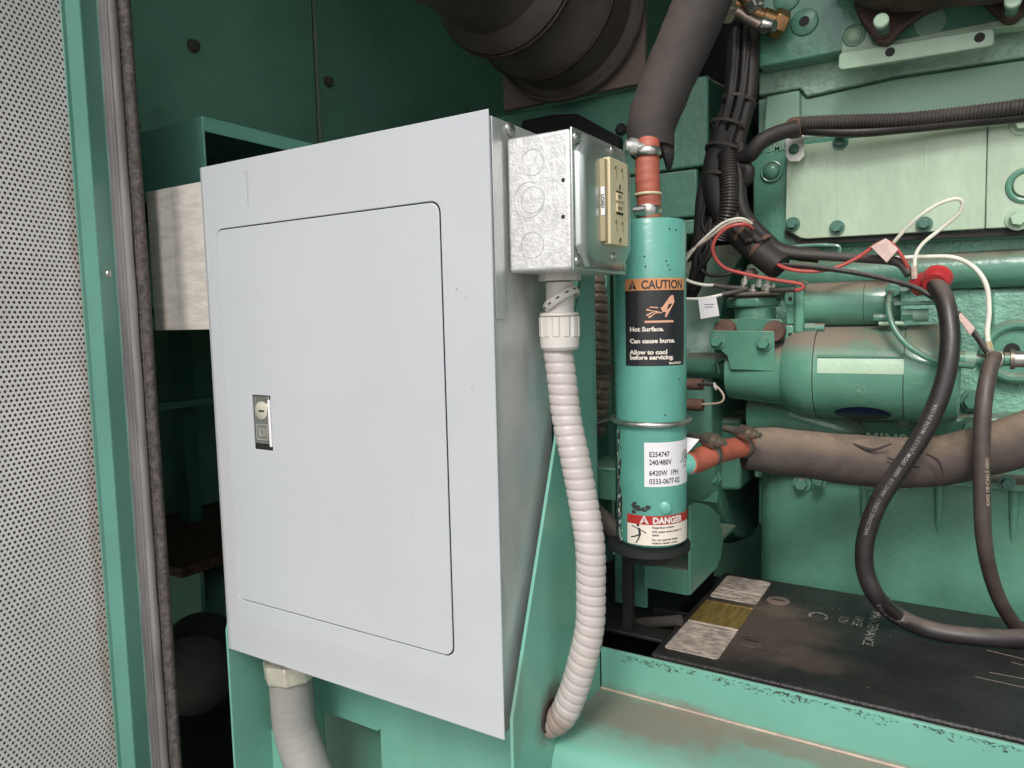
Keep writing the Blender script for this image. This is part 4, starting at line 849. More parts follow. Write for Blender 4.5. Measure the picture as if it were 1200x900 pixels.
# rough block side beneath the cover, with stepped ledges
poly_y('rough_face', ((884, 289), (1240, 271), (1240, 308), (884, 318)), 1.028, .02, M['enginerough'], .003)
z1_ = P(1120, 322, Y=1.0).z
MB().tube([(XE - .01, 1.03, z1_ + .006), (.0, 1.03, z1_ + .006), (XR_, 1.03, z1_ + .006)], .022, 20).build('water_rail', M['enginesm'], en)
poly_y('rough_face', ((884, 340), (1240, 338), (1240, 560), (884, 560)), 1.030, .02, M['enginerough'], .003)
poly_y('raised_panel', ((1162, 342), (1240, 341), (1240, 410), (1162, 410)), 1.022, .02, M['enginerough'], .004)
c = P(1192, 412, Y=1.018)
MB().torus((c.x, 1.018, c.z), (0, 1, 0), .031, .006, 36, 10).build('boss_ring', M['enginesm'], en)
MB().lathe((c.x, 1.022, c.z), (0, -1, 0), [(0, .028), (.003, .028)], 30).build('boss_face', M['enginesm'], en)
c = P(1187, 411, Y=1.0); MB().lathe((c.x, 1.018, c.z), (0, -1, 0), [(0, .008), (.0012, .008)], 16).build('bolt_hole', M['slot'], en)
poly_y('lower_casting', ((884, 492), (1240, 486), (1240, 530), (884, 545)), 1.000, .04, M['enginesm'], .006)
MB().tube([P(880, 485, Y=.985), P(930, 487, Y=.985), P(985, 505, Y=.985), P(1010, 515, Y=.99)], [.026, .030, .024, .012], 20).build('cast_bulge', M['enginesm'], en)
MB().prism([P(x, y, Y=.99) for x, y in ((955, 520), (985, 492), (1055, 492), (1100, 515), (1100, 530), (955, 530))], (0, .03, 0)).build('cast_web', M['enginesm'], en, .004)
c = P(970, 516, Y=.9885)
Flat().text('CUMMINS', .0185, 0, 0, bold=.0006, spacing=1.1).build('cast_lettering', M['enginepale'], en, lambda u, v: (c.x + u, .9885, c.z + v))
for p in ((1060, 492), (1062, 566), (1137, 500), (940, 566)): inst(en, 'bolt', BOLT, P(*p, Y=.985), (0, random.random(), 0), 1.05)
# oil pan and its flange
pz = P(1150, 568, Y=.975).z
MB().box(P(893, 560, Y=.99).x, XR_, .972, 1.5, pz - .004, pz + .004).build('pan_flange', M['enginesm'], en, .001)
prof2 = [(-0.206, 1.20), (-0.206, 1.03), (-0.200, 1.008), (-0.185, .994), (-0.165, .988), (XR_, .988), (XR_, 1.2)]
vs = []; fs = []; zs = [pz - .0045, -.30, -.40, -.46, -.52, -.60]; sh = [0, 0, .002, .006, .03, .10]
xo = P(890, 640, Y=1.02).x + .206
for z, s_ in zip(zs, sh): vs += [(x + xo, y + s_, z) for x, y in prof2]
n = len(prof2)
for i in range(len(zs) - 1):
    for k in range(n): k2 = (k + 1) % n; fs.append((i * n + k, i * n + k2, (i + 1) * n + k2, (i + 1) * n + k))
fs += [tuple(range(n)), tuple((len(zs) - 1) * n + k for k in range(n))]
MB().add(vs, fs, True).build('oil_pan', M['enginesm'], en, 0, angle=50)
for x_ in (1012, 1100, 1188):
    c = P(x_, 600, Y=.987); MB().tube([(c.x, .990, pz - .006), (c.x, .989, pz - .05), (c.x, .993, pz - .085)], [.0065, .004, .0008], 14).build('pan_rib', M['enginesm'], en)
# bell housing, left of the starter and partly behind the tank
bh = MB().lathe((P(868, 480, Y=1.12).x, 1.20, -.13), (-1, 0, 0), [(0, .23), (.02, .24), (.06, .24), (.07, .225), (.13, .21)], 48); bh.build('bell_housing', M['engine'], en, .002)
MB().box(P(850, 600, Y=1.04).x - .06, P(850, 600, Y=1.04).x, 1.00, 1.2, P(850, 592, Y=1.0).z, P(850, 560, Y=1.0).z).build('mount_foot', M['engine'], en, .003)
poly_y('bell_lower', ((806, 490), (868, 490), (868, 575), (806, 575)), 1.02, .1, M['engine'], .006)
MB().tube([P(808, 428, Y=.97), P(835, 428, Y=.965), P(862, 432, Y=.96)], .017, 18).build('side_pipe', M['engine'], en)
MB().tube([P(843, 438, Y=.945), P(841, 425, Y=.945), P(848, 421, Y=.945), P(853, 424, Y=.945)], .0028, 10).build('bent_wire_clip', M['engine'], en)
inst(en, 'bolt', BOLT, P(858, 442, Y=.945), (0, 0, R(60)), 1.0)

# ---------------------------------------------------------------- starter motor
SY = .945; sc_ = P(1040, 437, Y=SY); sz = sc_.z
xx = lambda px_: P(px_, 437, Y=SY - .02).x
sm = thing('starter_motor', 'fat green starter motor with dark oval badge and dusty top', 'starter', (sc_.x, SY, sz - .055))
def lx(prof, m, name, z=sz, Y=SY, seg=48, parent=sm, ang_=35):
    x0_ = prof[0][0]; return MB().lathe((x0_, Y, z), (1, 0, 0), [(x - x0_, r) for x, r in prof], seg).build(name, m, parent, 0, angle=ang_)
lx([(xx(852), .034), (xx(870), .036), (xx(912), .040), (xx(921), .042)], M['starterg'], 'nose_housing', sz - .002)
lx([(xx(918), .040), (xx(920), .046), (xx(930), .053), (xx(945), .0555), (xx(957), .056)], M['starterg'], 'drive_bell')
lx([(xx(957.4), .0545), (xx(1061), .0545)], M['starterg'], 'field_frame')
lx([(xx(1061.5), .0555), (xx(1112), .0555), (xx(1122), .052), (xx(1126), .044)], M['starterg'], 'end_cap')
for x_ in (957.2, 1061.2): lx([(xx(x_) - .0006, .0548), (xx(x_) + .0006, .0548)], M['slot'], 'joint_line')
def cylx(px_, py_, Y=SY, z=sz, r=.0550):
    """map (u along axis, v round) on the starter body"""
    q = P(px_, py_, Y=Y - r * .7); dz = q.z - z; a0 = math.asin(max(-.98, min(.98, dz / r)))
    return lambda u, v: (q.x + u, Y - r * math.cos(a0 + v / r), z + r * math.sin(a0 + v / r))
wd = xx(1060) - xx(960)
Flat().grid(-wd / 2, wd / 2, -.0085, .0085, 1, 10).build('painted_highlight', M['enginepale'], sm, lambda u, v: cylx(1010, 428, r=.0549)(u, v))  # pale strip painted along the curve as the body's highlight
def fine_ellipse(a, c, n=40, half=False):
    return [(a * math.cos(2 * math.pi * i / n), c * math.sin(2 * math.pi * i / n)) for i in range(n)]
vs = [(0, 0)] + [p for k_ in (.25, .5, .75, 1) for p in fine_ellipse(.030 * k_, .014 * k_)]; Flat().add(vs, [(0, 1 + i, 1 + (i + 1) % 40) for i in range(40)] + [(1 + r_ * 40 + i, 1 + r_ * 40 + (i + 1) % 40, 41 + r_ * 40 + (i + 1) % 40, 41 + r_ * 40 + i) for r_ in range(3) for i in range(40)]).build('oval_badge', M['navy'], sm, cylx(1010, 486, r=.0553))
Flat().add(fine_ellipse(.0308, .0150) + fine_ellipse(.0298, .0140), [(i, (i + 1) % 40, 40 + (i + 1) % 40, 40 + i) for i in range(40)]).build('badge_rim', M['starterg'], sm, cylx(1010, 486, r=.0555))
f = Flat(); f.disc((0, 0), .0062, 24, .0055); f.text('A', .007, -.0023, -.0025, bold=.0002); f.build('stamped_mark', M['engdark'], sm, cylx(1008, 456, r=.0549))
f = Flat(); f.line((-.018, .007), (.016, .007), .0009).line((-.018, .007), (-.018, -.03), .0009); f.build('band_seam', M['engdark'], sm, cylx(1088, 456, r=.0559))
MB().box(P(958, 418, Y=SY - .05).x, P(1064, 418, Y=SY - .05).x, SY - .0518, SY - .046, P(1000, 418.5, Y=SY - .05).z - .001, P(1000, 416, Y=SY - .05).z).build('band_lip', M['starterg'], sm, .0008)
# solenoid on top
so_z = P(1000, 356, Y=SY).z; SY2 = SY + .005
xs_ = lambda px_: P(px_, 356, Y=SY2 - .02).x
sol = thing('starter_solenoid', 'smaller green cylinder solenoid above the starter motor with red boot at its end', 'solenoid', (P(1000, 356, Y=SY).x, SY, so_z - .03))
def ls(prof, m, name, ang_=35): return lx(prof, m, name, so_z, SY2, 40, sol, ang_)
ls([(xs_(944), .0265), (xs_(1012), .0270)], M['starterg'], 'barrel')
ls([(xs_(1012.6), .0268), (xs_(1050), .0268), (xs_(1056), .0245)], M['starterg'], 'end_cap')
ls([(xs_(1012) - .0002, .0262), (xs_(1012.7) + .0002, .0262)], M['slot'], 'joint_line')
MB().box(xs_(932), xs_(944), SY2 - .030, SY2 + .03, so_z - .034, so_z + .030).build('flange', M['starterg'], sol, .004, 3)
MB().box(xs_(920), xs_(931.6), SY2 - .026, SY2 + .02, P(926, 358, Y=.92).z, P(926, 342, Y=.92).z).build('lug', M['starterg'], sol, .002)
MB().box(xs_(922), xs_(931.6), SY2 - .022, SY2 + .02, P(926, 380, Y=.92).z, P(926, 359, Y=.92).z).build('spacer_block', M['starterg'], sol, .001)
MB().box(xs_(920), xs_(931.6), SY2 - .027, SY2 + .02, P(926, 400, Y=.92).z, P(926, 381, Y=.92).z).build('lug', M['starterg'], sol, .002)
for p in ((926, 350), (926, 392)): c = P(*p, Y=SY2 - .0272); MB().lathe((c.x, c.y + .0005, c.z), (0, -1, 0), [(0, .0024), (.0006, .0024)], 12).build('lug_hole', M['slot'], sol)
MB().cyl((xs_(945), SY2 - .026, P(950, 384, Y=.92).z), (xs_(957), SY2 - .026, P(950, 384, Y=.92).z), .006, seg=6, smooth=False).build('hex_nut', M['starterg'], sol)
MB().cyl((xs_(957), SY2 - .026, P(950, 384, Y=.92).z), (xs_(968), SY2 - .026, P(950, 384, Y=.92).z), .0048, seg=14).build('stud', M['starterg'], sol)
# terminals at the right end
def xcyl(parent, name, a, c, Y, r, m, seg=16, smooth=True):
    A_ = P(*a, Y=Y); C_ = P(*c, Y=Y); return MB().cyl((A_.x, Y, (A_.z + C_.z) / 2), (C_.x, Y, (A_.z + C_.z) / 2), r, seg=seg, smooth=smooth).build(name, m, parent)
xcyl(sol, 'terminal_nut', (1058, 369), (1070, 369), .915, .0075, M['enginesm'], 6, False); xcyl(sol, 'terminal_nut', (1070, 369), (1088, 370), .915, .0070, M['engdark'], 12)
MB().box(P(1048, 352, Y=.92).x, P(1098, 352, Y=.92).x, .905, .935, P(1070, 358, Y=.92).z, P(1070, 353, Y=.92).z).build('terminal_strap', M['enginesm'], sol, .001)
xcyl(sol, 'terminal_stud', (1050, 341), (1066, 341), .92, .0045, M['enginesm'], 6, False); xcyl(sol, 'terminal_stud', (1024, 372), (1043, 372), .915, .0042, M['enginesm'], 8, False)
xcyl(sol, 'terminal_stud', (1030, 379), (1060, 379), .915, .0025, M['enginepale'], 8)
c = P(1046, 340, Y=.915); MB().lathe((c.x, .915, c.z), (0, -1, 0), [(0, .0075), (.004, .0072), (.005, .004)], 16).build('ring_terminal', M['enginesm'], sol)
# red rubber boot
rb = thing('terminal_boot', 'red rubber boot capping the thick black battery cable on the solenoid', 'cable boot', P(1098, 332, Y=.90))
MB().tube([P(1072, 336, Y=.91), P(1086, 331, Y=.905), P(1100, 328, Y=.90), P(1110, 326, Y=.90)], [.0105, .0125, .0135, .0115], 20).build('sleeve', M['red'], rb)
MB().lathe(P(1098, 327, Y=.890), (-.15, -.75, -.45), [(-.004, .0145), (.004, .0140), (.008, .0125), (.011, .0115)], 26).build('collar', M['red'], rb)

# ---------------------------------------------------------------- bracket and pump left of the starter
pm = thing('fuel_pump_bracket', 'green bracketed pump with flat top flange between tank and starter motor', 'pump', P(875, 430, Y=.93))
pc = P(883, 355, Y=.945)
MB().lathe((pc.x, .945, P(883, 360, Y=.92).z), (0, 0, 1), [(0, .030), (.002, .033), (.010, .033), (.013, .030)], 8, False, phase=.39).build('top_flange', M['enginesm'], pm, .002)
MB().lathe((pc.x + .002, .945, P(883, 382, Y=.92).z), (0, 0, 1), [(0, .025), (.022, .025)], 32).build('pump_body', M['enginesm'], pm)
poly_y('rear_plate', ((837, 378), (840, 374), (914, 374), (917, 377), (917, 394), (908, 400), (837, 392)), .918, .003, M['enginesm'], .0008, pm)
poly_y('spacer_plate', ((866, 372), (888, 372), (888, 388), (866, 388)), .9165, .003, M['enginesm'], .0006, pm)
poly_y('front_plate', ((832, 389), (834, 387), (906, 388), (907, 390), (908, 435), (856, 433), (852, 417), (838, 405), (833, 403)), .905, .003, M['enginesm'], .0008, pm)
for p in ((841, 400), (896, 402)): inst(pm, 'bolt', BOLT, P(*p, Y=.905), (0, .4, 0), .95)
for p in ((850, 386), (907, 388)): c = P(*p, Y=.912); MB().lathe((c.x, .908, c.z), (0, 1, 0), [(0, .012), (.008, .013), (.02, .012)], 22).build('rubber_bushing', M['bushing'], pm)
for py_ in (417, 422): Flat().text('PART', .0042, 0, 0).build('stamped_text', M['enginepale'], pm, lambda u, v, q=P(867, py_, Y=.9045): (q.x + u, .9045, q.z + v))
bpy.data.objects.remove([o for o in pm.children if o.name.startswith('stamped_text')][0])
bpy.data.objects.remove([o for o in pm.children if o.name.startswith('stamped_text')][0])
tb = thing('terminal_block', 'cluster of small studs and nuts on top of the green pump flange', 'terminal block', P(880, 335, Y=.93))
c = P(880, 322, Y=.93); MB().lathe((c.x, .93, c.z - .006), (0, 0, 1), [(0, .007), (.005, .0085), (.010, .008), (.014, .004)], 18).build('knob', M['cap'], tb)
for (x, y, r_) in ((870, 336, .0055), (881, 339, .005), (898, 334, .006), (889, 330, .004), (872, 327, .004), (905, 338, .004)):
    c = P(x, y, Y=.92); MB().lathe((c.x, .92, c.z - .006), (.2, -.2, 1), [(0, r_), (.006, r_), (.0062, r_ * .5), (.012, r_ * .5)], 6, False).build('nut', M['zinc'], tb)
MB().box(P(862, 345, Y=.92).x, P(915, 345, Y=.92).x, .910, .945, P(880, 347, Y=.92).z, P(880, 342, Y=.92).z).build('carrier', M['dirtysteel'], tb, .002)
sn = thing('pressure_sender', 'pair of brown terminals with thin wires sticking out beside the tank', 'sensor', P(818, 460, Y=.92))
for y_, w_ in ((450, .0075), (474, .008)): A_ = P(806, y_, Y=.92); MB().cyl(A_, A_ + Vector((.020, 0, 0)), w_, seg=14).build('terminal', M['bushing'], sn)
MB().tube([P(818, 452, Y=.915), P(832, 451, Y=.91), P(840, 453, Y=.91), P(848, 464, Y=.91), P(843, 472, Y=.91), P(816, 474, Y=.915)], .0014, 8).build('wire', M['tanwire'], sn)
MB().tube([P(818, 450, Y=.912), P(838, 450, Y=.908)], .0022, 8).build('wire', M['rubber'], sn)
MB().torus(P(838, 453, Y=.906), (1, .2, .2), .004, .0015, 14, 6).build('cable_tie', M['whitepl'], sn)

# ================================================================= hoses
hs_ = thing('upper_coolant_hose', 'dark foam sleeved hose rising from heater tank up to the brass fitting', 'hose', (TC.x, TC.y, tz1))
up_ = [P(848, -60, Y=.80), P(832, -22, Y=.78), P(813, 25, Y=.76), P(792, 72, Y=.74), P(774, 115, Y=.72), P(763, 150, Y=.705), P(764, 178, Y=.70)]
slv = MB().tube(up_, [.0290, .0290, .0285, .0275, .0262, .0240, .0215], 36, step=.003, lump=.012).build('foam_sleeve', M['sleeveup'], hs_)
fl_ = MB().tube([P(775, 160, Y=.705), P(783, 180, Y=.705), P(784, 198, Y=.71)], [.016, .0115, .0045], 14, flat=.5).build('torn_flap', M['sleeveup'], hs_)
ztop = tz1
zp = lambda py: P(762, py, Y=.66).z
bx = lambda py: Vector((P(760, py, Y=.66).x, .678, zp(py)))
MB().tube([(TC.x, TC.y, zp(262)), (TC.x - .000, TC.y, zp(236)), (TC.x - .0015, TC.y, zp(205)), (TC.x - .002, TC.y + .002, zp(176)), (TC.x - .002, TC.y + .006, zp(158))], [.0112, .0115, .0118, .0112, .0105], 26, ribs=(.0085, .00016, False)).build('silicone_hose', M['orange'], hs_)
for py_, m_, r_, f_ in ((244, 'steel', .0112, 4.2), (224, 'ivory', .0117, 1.1), (173, 'steel', .0110, 3.0)):
    MB().torus((TC.x - .001, TC.y, zp(py_)), (0, 0, 1), r_ + .0006, .0013, 36, 8, flat=f_).build('hose_clamp', M[m_], hs_)
c = Vector((TC.x - .004, TC.y - .0125, zp(244))); MB().cyl(c + Vector((-.006, 0, 0)), c + Vector((.006, 0, 0)), .0042, seg=10).build('clamp_screw', M['steel'], hs_)
c = P(742, 172, Y=.668); MB().lathe(c, (-.75, -.62, .12), [(-.012, .0050), (-.003, .0052), (-.0028, .0078), (.004, .0080), (.0042, .0056), (.008, .0052)], 14, True).build('clamp_screw', M['zinc'], hs_)

h2 = thing('lower_coolant_hose', 'thick dusty brown foam sleeved hose crossing in front of the oil pan', 'hose', P(1040, 540, Y=.86))
MB().tube([P(872, 526, Y=.80), P(905, 528, Y=.815), P(950, 533, Y=.845), P(1000, 539, Y=.875), P(1050, 542, Y=.890), P(1100, 540, Y=.895), P(1150, 529, Y=.90), P(1200, 514, Y=.905), P(1290, 480, Y=.91)],
          [.0215, .0250, .0260, .0278, .0282, .0268, .0262, .0268, .0268], 40, step=.003, lump=.010).build('foam_sleeve', M['sleeve'], h2)
MB().tube([P(806, 543, Y=.690), P(815, 541, Y=.705), P(835, 532, Y=.728), P(858, 526, Y=.765), P(884, 521, Y=.80)], [.0105, .0115, .0118, .0112, .0108], 24).build('silicone_hose', M['orange'], h2)
for x, y, Y_ in ((834, 532, .727), (872, 523.5, .785)):
    c = P(x, y, Y=Y_); MB().torus(c, (.62, .75, .16), .0115, .0012, 30, 8, flat=4.5).build('hose_clamp', M['dirtysteel'], h2)
for x, y, Y_ in ((838, 517, .715), (879, 508, .765)):
    c = P(x, y, Y=Y_); MB().lathe(c, (.9, -.42, -.05), [(-.034, .0035), (-.012, .0045), (-.0115, .0078), (.000, .0080), (.0005, .0052), (.007, .0050), (.0075, .0032), (.013, .003)], 12).build('clamp_screw', M['dirtysteel'], h2)
# torn split in the sleeve
M['split'] = mat('torn_foam_edge', (0.045, 0.034, 0.03), 0.9, var=.3)
for pts in ([(975, 517), (1000, 521), (1022, 527), (1045, 520)], [(1040, 536), (1062, 545), (1078, 548)], [(1085, 532), (1100, 541), (1108, 562)]):
    MB().tube([P(x, y, Y=.8545) for x, y in pts], [.0006] + [.0016] * (len(pts) - 2) + [.0006], 8).build('split', M['split'], h2)

# ================================================================= battery cables
c1 = thing('battery_cable', 'thick black printed battery cable looping from red boot down onto the battery', 'cable', P(1020, 600, Y=.84))
zb_ = ZBt + .0105
pA = [P(1097, 333, Y=.885), P(1107, 352, Y=.868), P(1113, 385, Y=.855), P(1111, 425, Y=.845), P(1100, 468, Y=.838), P(1079, 512, Y=.832), P(1053, 552, Y=.828), P(1029, 590, Y=.825), P(1015, 630, Y=.822), P(1014, 668, Y=.822), P(1028, 700, Y=.826)]
pA += [P(x, y, Z=zb_ + dz) for x, y, dz in ((1052, 722, .006), (1090, 738, .001), (1140, 746, 0), (1200, 748, 0), (1290, 745, 0))]
MB().tube(pA, .0092, 22, step=.003, lump=.010).build('jacket', M['cable'], c1)
f = None
# white print that follows the cable on its camera side
def along(pts, n=400):
    out = []; N_ = len(pts)
    for i in range(N_ - 1):
        p0, p1, p2, p3 = pts[max(i - 1, 0)], pts[i], pts[i + 1], pts[min(i + 2, N_ - 1)]
        for k in range(30):
            t = k / 30; out.append(0.5 * ((2 * p1) + (-p0 + p2) * t + (2 * p0 - 5 * p1 + 4 * p2 - p3) * t * t + (-p0 + 3 * p1 - 3 * p2 + p3) * t ** 3))
    L = [0]
    for i in range(1, len(out)): L.append(L[-1] + (out[i] - out[i - 1]).length)
    return out, L
outA, LA = along(pA)
def cable_map(out, L, r, start, rotdeg, flip=1):
    def fn(u, v):
        d = start + u * flip
        j = 0
        while j < len(L) - 2 and L[j + 1] < d: j += 1
        t = (d - L[j]) / max(L[j + 1] - L[j], 1e-9); p = out[j].lerp(out[j + 1], t); tn = (out[j + 1] - out[j]).normalized()
        fwd = Vector((-.25, -.95, .1)); fwd = (fwd - tn * fwd.dot(tn)).normalized(); sd_ = tn.cross(fwd)
        a = R(rotdeg) - v * flip / r; dd = fwd * math.cos(a) + sd_ * math.sin(a)
        return tuple(p + dd * (r * 1.012 + .0004))
    return fn
Flat().text('WELDING CABLE  AWG 2/0  600V  EPDM JACKET  MADE IN USA', .0050, 0, -.0017, bold=.00002, spacing=1.05).build('printed_text', M['inkg'], c1, cable_map(outA, LA, .0092, .285, -12, -1))
Flat().text('CABLE 600V WELDING CABLE', .0046, 0, -.0016, bold=.00002, spacing=1.05).build('printed_text', M['inkg'], c1, cable_map(outA, LA, .0092, .42, -12, -1))
c2 = thing('ground_cable', 'brown dusty ground cable hanging straight down behind the printed cable at right', 'cable', P(1155, 600, Y=.86))
pB = [P(1166, 418, Y=.895), P(1160, 432, Y=.880), P(1153, 470, Y=.862), P(1150, 530, Y=.855), P(1151, 590, Y=.855), P(1154, 640, Y=.86), P(1166, 690, Y=.88), P(1186, 728, Y=.905), P(1215, 760, Y=.93)]
MB().tube(pB, [.0070, .0074, .0077, .0078, .0076, .0074, .0072, .0072, .0072], 20, step=.003, lump=.014).build('jacket', M['cable2'], c2)
outB, LB = along(pB)
Flat().text('AWG 1/0 CABLE 600V', .005, 0, -.002, bold=.00008).build('printed_text', M['tanwire'], c2, cable_map(outB, LB, .0077, .16, -50, -1))
# lug and bolts where the cables land on the engine
lg_ = thing('ground_terminal', 'row of plated nuts and lugs on the engine at right edge', 'terminal', P(1165, 420, Y=.91))
A_ = P(1110, 421, Y=.915); C_ = P(1240, 423, Y=.915); MB().cyl(A_, C_, .0062, seg=16).build('stud_rod', M['enginesm'], lg_)
for x0_, x1_, r_, m_ in ((1118, 1131, .0095, 'enginesm'), (1131, 1144, .0088, 'engdark'), (1166, 1175, .0085, 'zinc'), (1177, 1184, .0072, 'enginesm'), (1184, 1189, .0105, 'dirtysteel'), (1189, 1206, .0085, 'steel')):
    a_ = P(x0_, 421, Y=.912); c_ = P(x1_, 421, Y=.912); c_.z = a_.z; MB().cyl(a_, c_, r_, seg=20, smooth=True).build('nut', M[m_], lg_)
MB().tube([P(1160, 412, Y=.90), P(1168, 418, Y=.895), P(1166, 428, Y=.893)], .003, 10).build('lug_crimp', M['zinc'], lg_)

# ================================================================= wiring
def wire(name, label, cat, pts, r, m, seg=8, group=None, ribs=None):
    """pts: (px, py, depth plane)"""
    o = MB().tube([P(x, y, Y=Y_) for x, y, Y_ in pts], r, seg, ribs=ribs).build(name, M[m]); return tag(o, label, cat, group)
wire('red_wire', 'red wire looping out of the harness bundle left of the starter', 'wire', [(882, 268, .90), (872, 263, .885), (852, 267, .88), (838, 281, .878), (836, 297, .88), (848, 313, .885), (873, 321, .89), (908, 328, .895), (934, 332, .90), (942, 336, .90), (934, 340, .90), (905, 340, .905)], .0021, 'redwire', 10)
wire('red_wire', 'red wire running from the harness end to the pale tag at centre right', 'wire', [(905, 306, .905), (920, 314, .90), (945, 318, .90), (975, 315, .905), (1005, 302, .91), (1028, 286, .91), (1042, 284, .912), (1056, 299, .915), (1066, 318, .92)], .0022, 'redwire', 10)
wire('tan_wire', 'upper tan wire arching out of the harness toward the tank', 'wire', [(880, 266, .895), (868, 259, .885), (850, 264, .88), (832, 278, .878), (812, 292, .88), (800, 303, .89)], .0017, 'tanwire')
wire('tan_wire', 'lower tan wire arching beside the red loop toward the tank', 'wire', [(881, 262, .90), (868, 256, .888), (848, 261, .884), (828, 277, .88), (810, 296, .88), (800, 312, .89)], .0017, 'whitewire')
wire('tan_wire', 'short cream wire ending in dark sleeve above the white tag', 'wire', [(800, 326, .90), (812, 331, .90), (826, 334, .90), (838, 334, .905)], .0019, 'whitewire')
wire('wire_sleeve', 'dark heat shrink sleeve on the upper cream wire', 'sleeve', [(836, 334, .905), (855, 337, .91), (870, 338, .915)], .0031, 'rubber', 10)
wire('tan_wire', 'cream wire carrying the white paper tag', 'wire', [(800, 350, .90), (822, 350, .90), (848, 345, .905)], .0019, 'whitewire')
wire('wire_sleeve', 'dark heat shrink sleeve on the lower cream wire', 'sleeve', [(846, 345, .905), (862, 342, .91), (876, 338, .915)], .0030, 'rubber', 10)
wire('wire_sleeve', 'dark heat shrink sleeve at the end of the looping red wire', 'sleeve', [(932, 339, .90), (918, 340, .902), (902, 340, .905)], .0030, 'rubber', 10)
tgw = MB().prism([P(x, y, Y=.895) for x, y in ((818, 350), (839, 347), (843, 370), (821, 374))], (0, .001, 0)).build('wire_tag', M['lwhite'], None, .0002); tag(tgw, 'small white square tag hanging on a cream wire beside the tank', 'tag')
Flat().rect(-.006, .006, .0022, .0028).rect(-.005, .005, -.001, -.0004).build('printed_text', M['ink'], tgw, lambda u, v, q=P(831, 359, Y=.8944): (q.x + u, .8945, q.z + v))
wire('white_wire', 'tall cream wire loop standing up in front of the pale side cover', 'wire', [(1046, 286, .92), (1058, 272, .915), (1078, 253, .91), (1100, 239, .91), (1120, 233, .912), (1128, 238, .915), (1122, 252, .918), (1103, 268, .92), (1082, 285, .915), (1073, 300, .91), (1072, 322, .905)], .0020, 'whitewire', 10)
wire('white_wire', 'long cream wire arching right and dropping to the ground terminal', 'wire', [(1000, 304, .93), (1040, 303, .93), (1085, 301, .935), (1118, 302, .94), (1142, 314, .94), (1156, 335, .935), (1159, 365, .93), (1157, 390, .92), (1160, 412, .905)], .0026, 'whitewire', 10)
wire('heat_crimp', 'tan crimp end of the tall cream loop entering the red boot', 'crimp', [(1071, 313, .905), (1072, 328, .90)], .0033, 'tanwire')
wire('heat_crimp', 'tan crimp end of the long cream wire at the ground terminal', 'crimp', [(1158, 402, .908), (1161, 416, .90)], .0038, 'ivoryd')
pt = MB().prism([P(x, y, Y=.905) for x, y in ((1020, 289), (1038, 279), (1053, 292), (1039, 308))], (0, .003, 0)).build('wire_tag', M['pink'], None, .0006); tag(pt, 'smudged pale pink tag wrapped on the red wire', 'tag')
wire('black_wire', 'thin black wire crossing above the solenoid into the red boot', 'wire', [(905, 310, .91), (960, 314, .90), (1010, 321, .895), (1050, 330, .89), (1075, 338, .885), (1096, 350, .88)], .0029, 'cable', 10)
wire('black_wire', 'dark wire bundle running right under the side cover to the tags', 'wire', [(890, 285, .93), (920, 296, .925), (965, 300, .925), (1015, 303, .925), (1052, 307, .925), (1066, 322, .92)], .0052, 'rubber', 12)
wire('thin_pipe', 'slim green pipe bent along the top of the ledge under the cover', 'pipe', [(915, 292, .985), (940, 288, .985), (980, 288, .985), (984, 296, .985)], .0022, 'enginesm')
wire('fuel_pipe', 'thin green pipe curving from the solenoid terminal across the starter', 'pipe', [(1044, 342, .908), (1041, 360, .895), (1047, 383, .885), (1062, 403, .880), (1085, 418, .880), (1108, 425, .885), (1140, 429, .90)], .0032, 'enginesm', 12)
wire('sleeved_wire', 'black wire slanting down to the ground terminal from a taped tag', 'wire', [(1122, 366, .92), (1134, 380, .915), (1145, 395, .91), (1157, 413, .90)], .0030, 'cable', 10)
tt_ = MB().prism([P(x, y, Y=.905) for x, y in ((1121, 371), (1126, 366), (1143, 385), (1137, 394))], (0, .006, 0)).build('wire_tag', M['pink'], None, .001); tag(tt_, 'slanting grey taped tag on the black wire behind the battery cable', 'tag')
# main harness trunk
hn = thing('wiring_harness', 'tangled bundle of dusty black loom tubes between beam and engine', 'harness', P(850, 220, Y=.95))
rnd = random.Random(5)
def strand(pts, r_, m='loomrubber', ribs=None, n='loom'): MB().tube([P(x, y, Y=Y_) for x, y, Y_ in pts], r_, 14, ribs=ribs).build(n, M[m], hn)
strand([(884, -20, 1.0), (878, 50, .99), (868, 110, .975), (852, 165, .96), (845, 210, .95), (850, 245, .94)], .0125)
strand([(876, -20, .99), (880, 50, .975), (878, 110, .965), (866, 160, .955), (860, 205, .94), (866, 250, .93)], .0095)
strand([(862, 40, 1.0), (858, 110, .99), (840, 170, .97), (832, 215, .96), (826, 260, .95), (818, 300, .95)], .0115)
strand([(848, 160, .95), (838, 205, .935), (846, 245, .93), (868, 275, .925), (892, 297, .92), (914, 314, .915)], .0165)
strand([(868, 170, .94), (866, 215, .93), (872, 250, .925), (898, 280, .93), (918, 294, .935), (960, 300, .94)], .0085)
strand([(852, 180, .93), (855, 220, .92), (853, 250, .918), (845, 280, .925)], .0115, 'cable', (.0036, .0006, False))
strand([(840, 190, .94), (826, 225, .94), (822, 270, .94), (818, 320, .94), (808, 345, .95)], .010)
strand([(868, 186, .935), (880, 180, .925), (892, 166, .925), (912, 156, .935), (934, 150, .945)], .0095)
strand([(864, 196, .935), (877, 199, .930), (873, 212, .932), (860, 214, .935)], .0075)
strand([(828, 290, .93), (820, 310, .925), (830, 322, .922), (850, 322, .925), (868, 316, .93)], .0022)
rnd = random.Random(21)
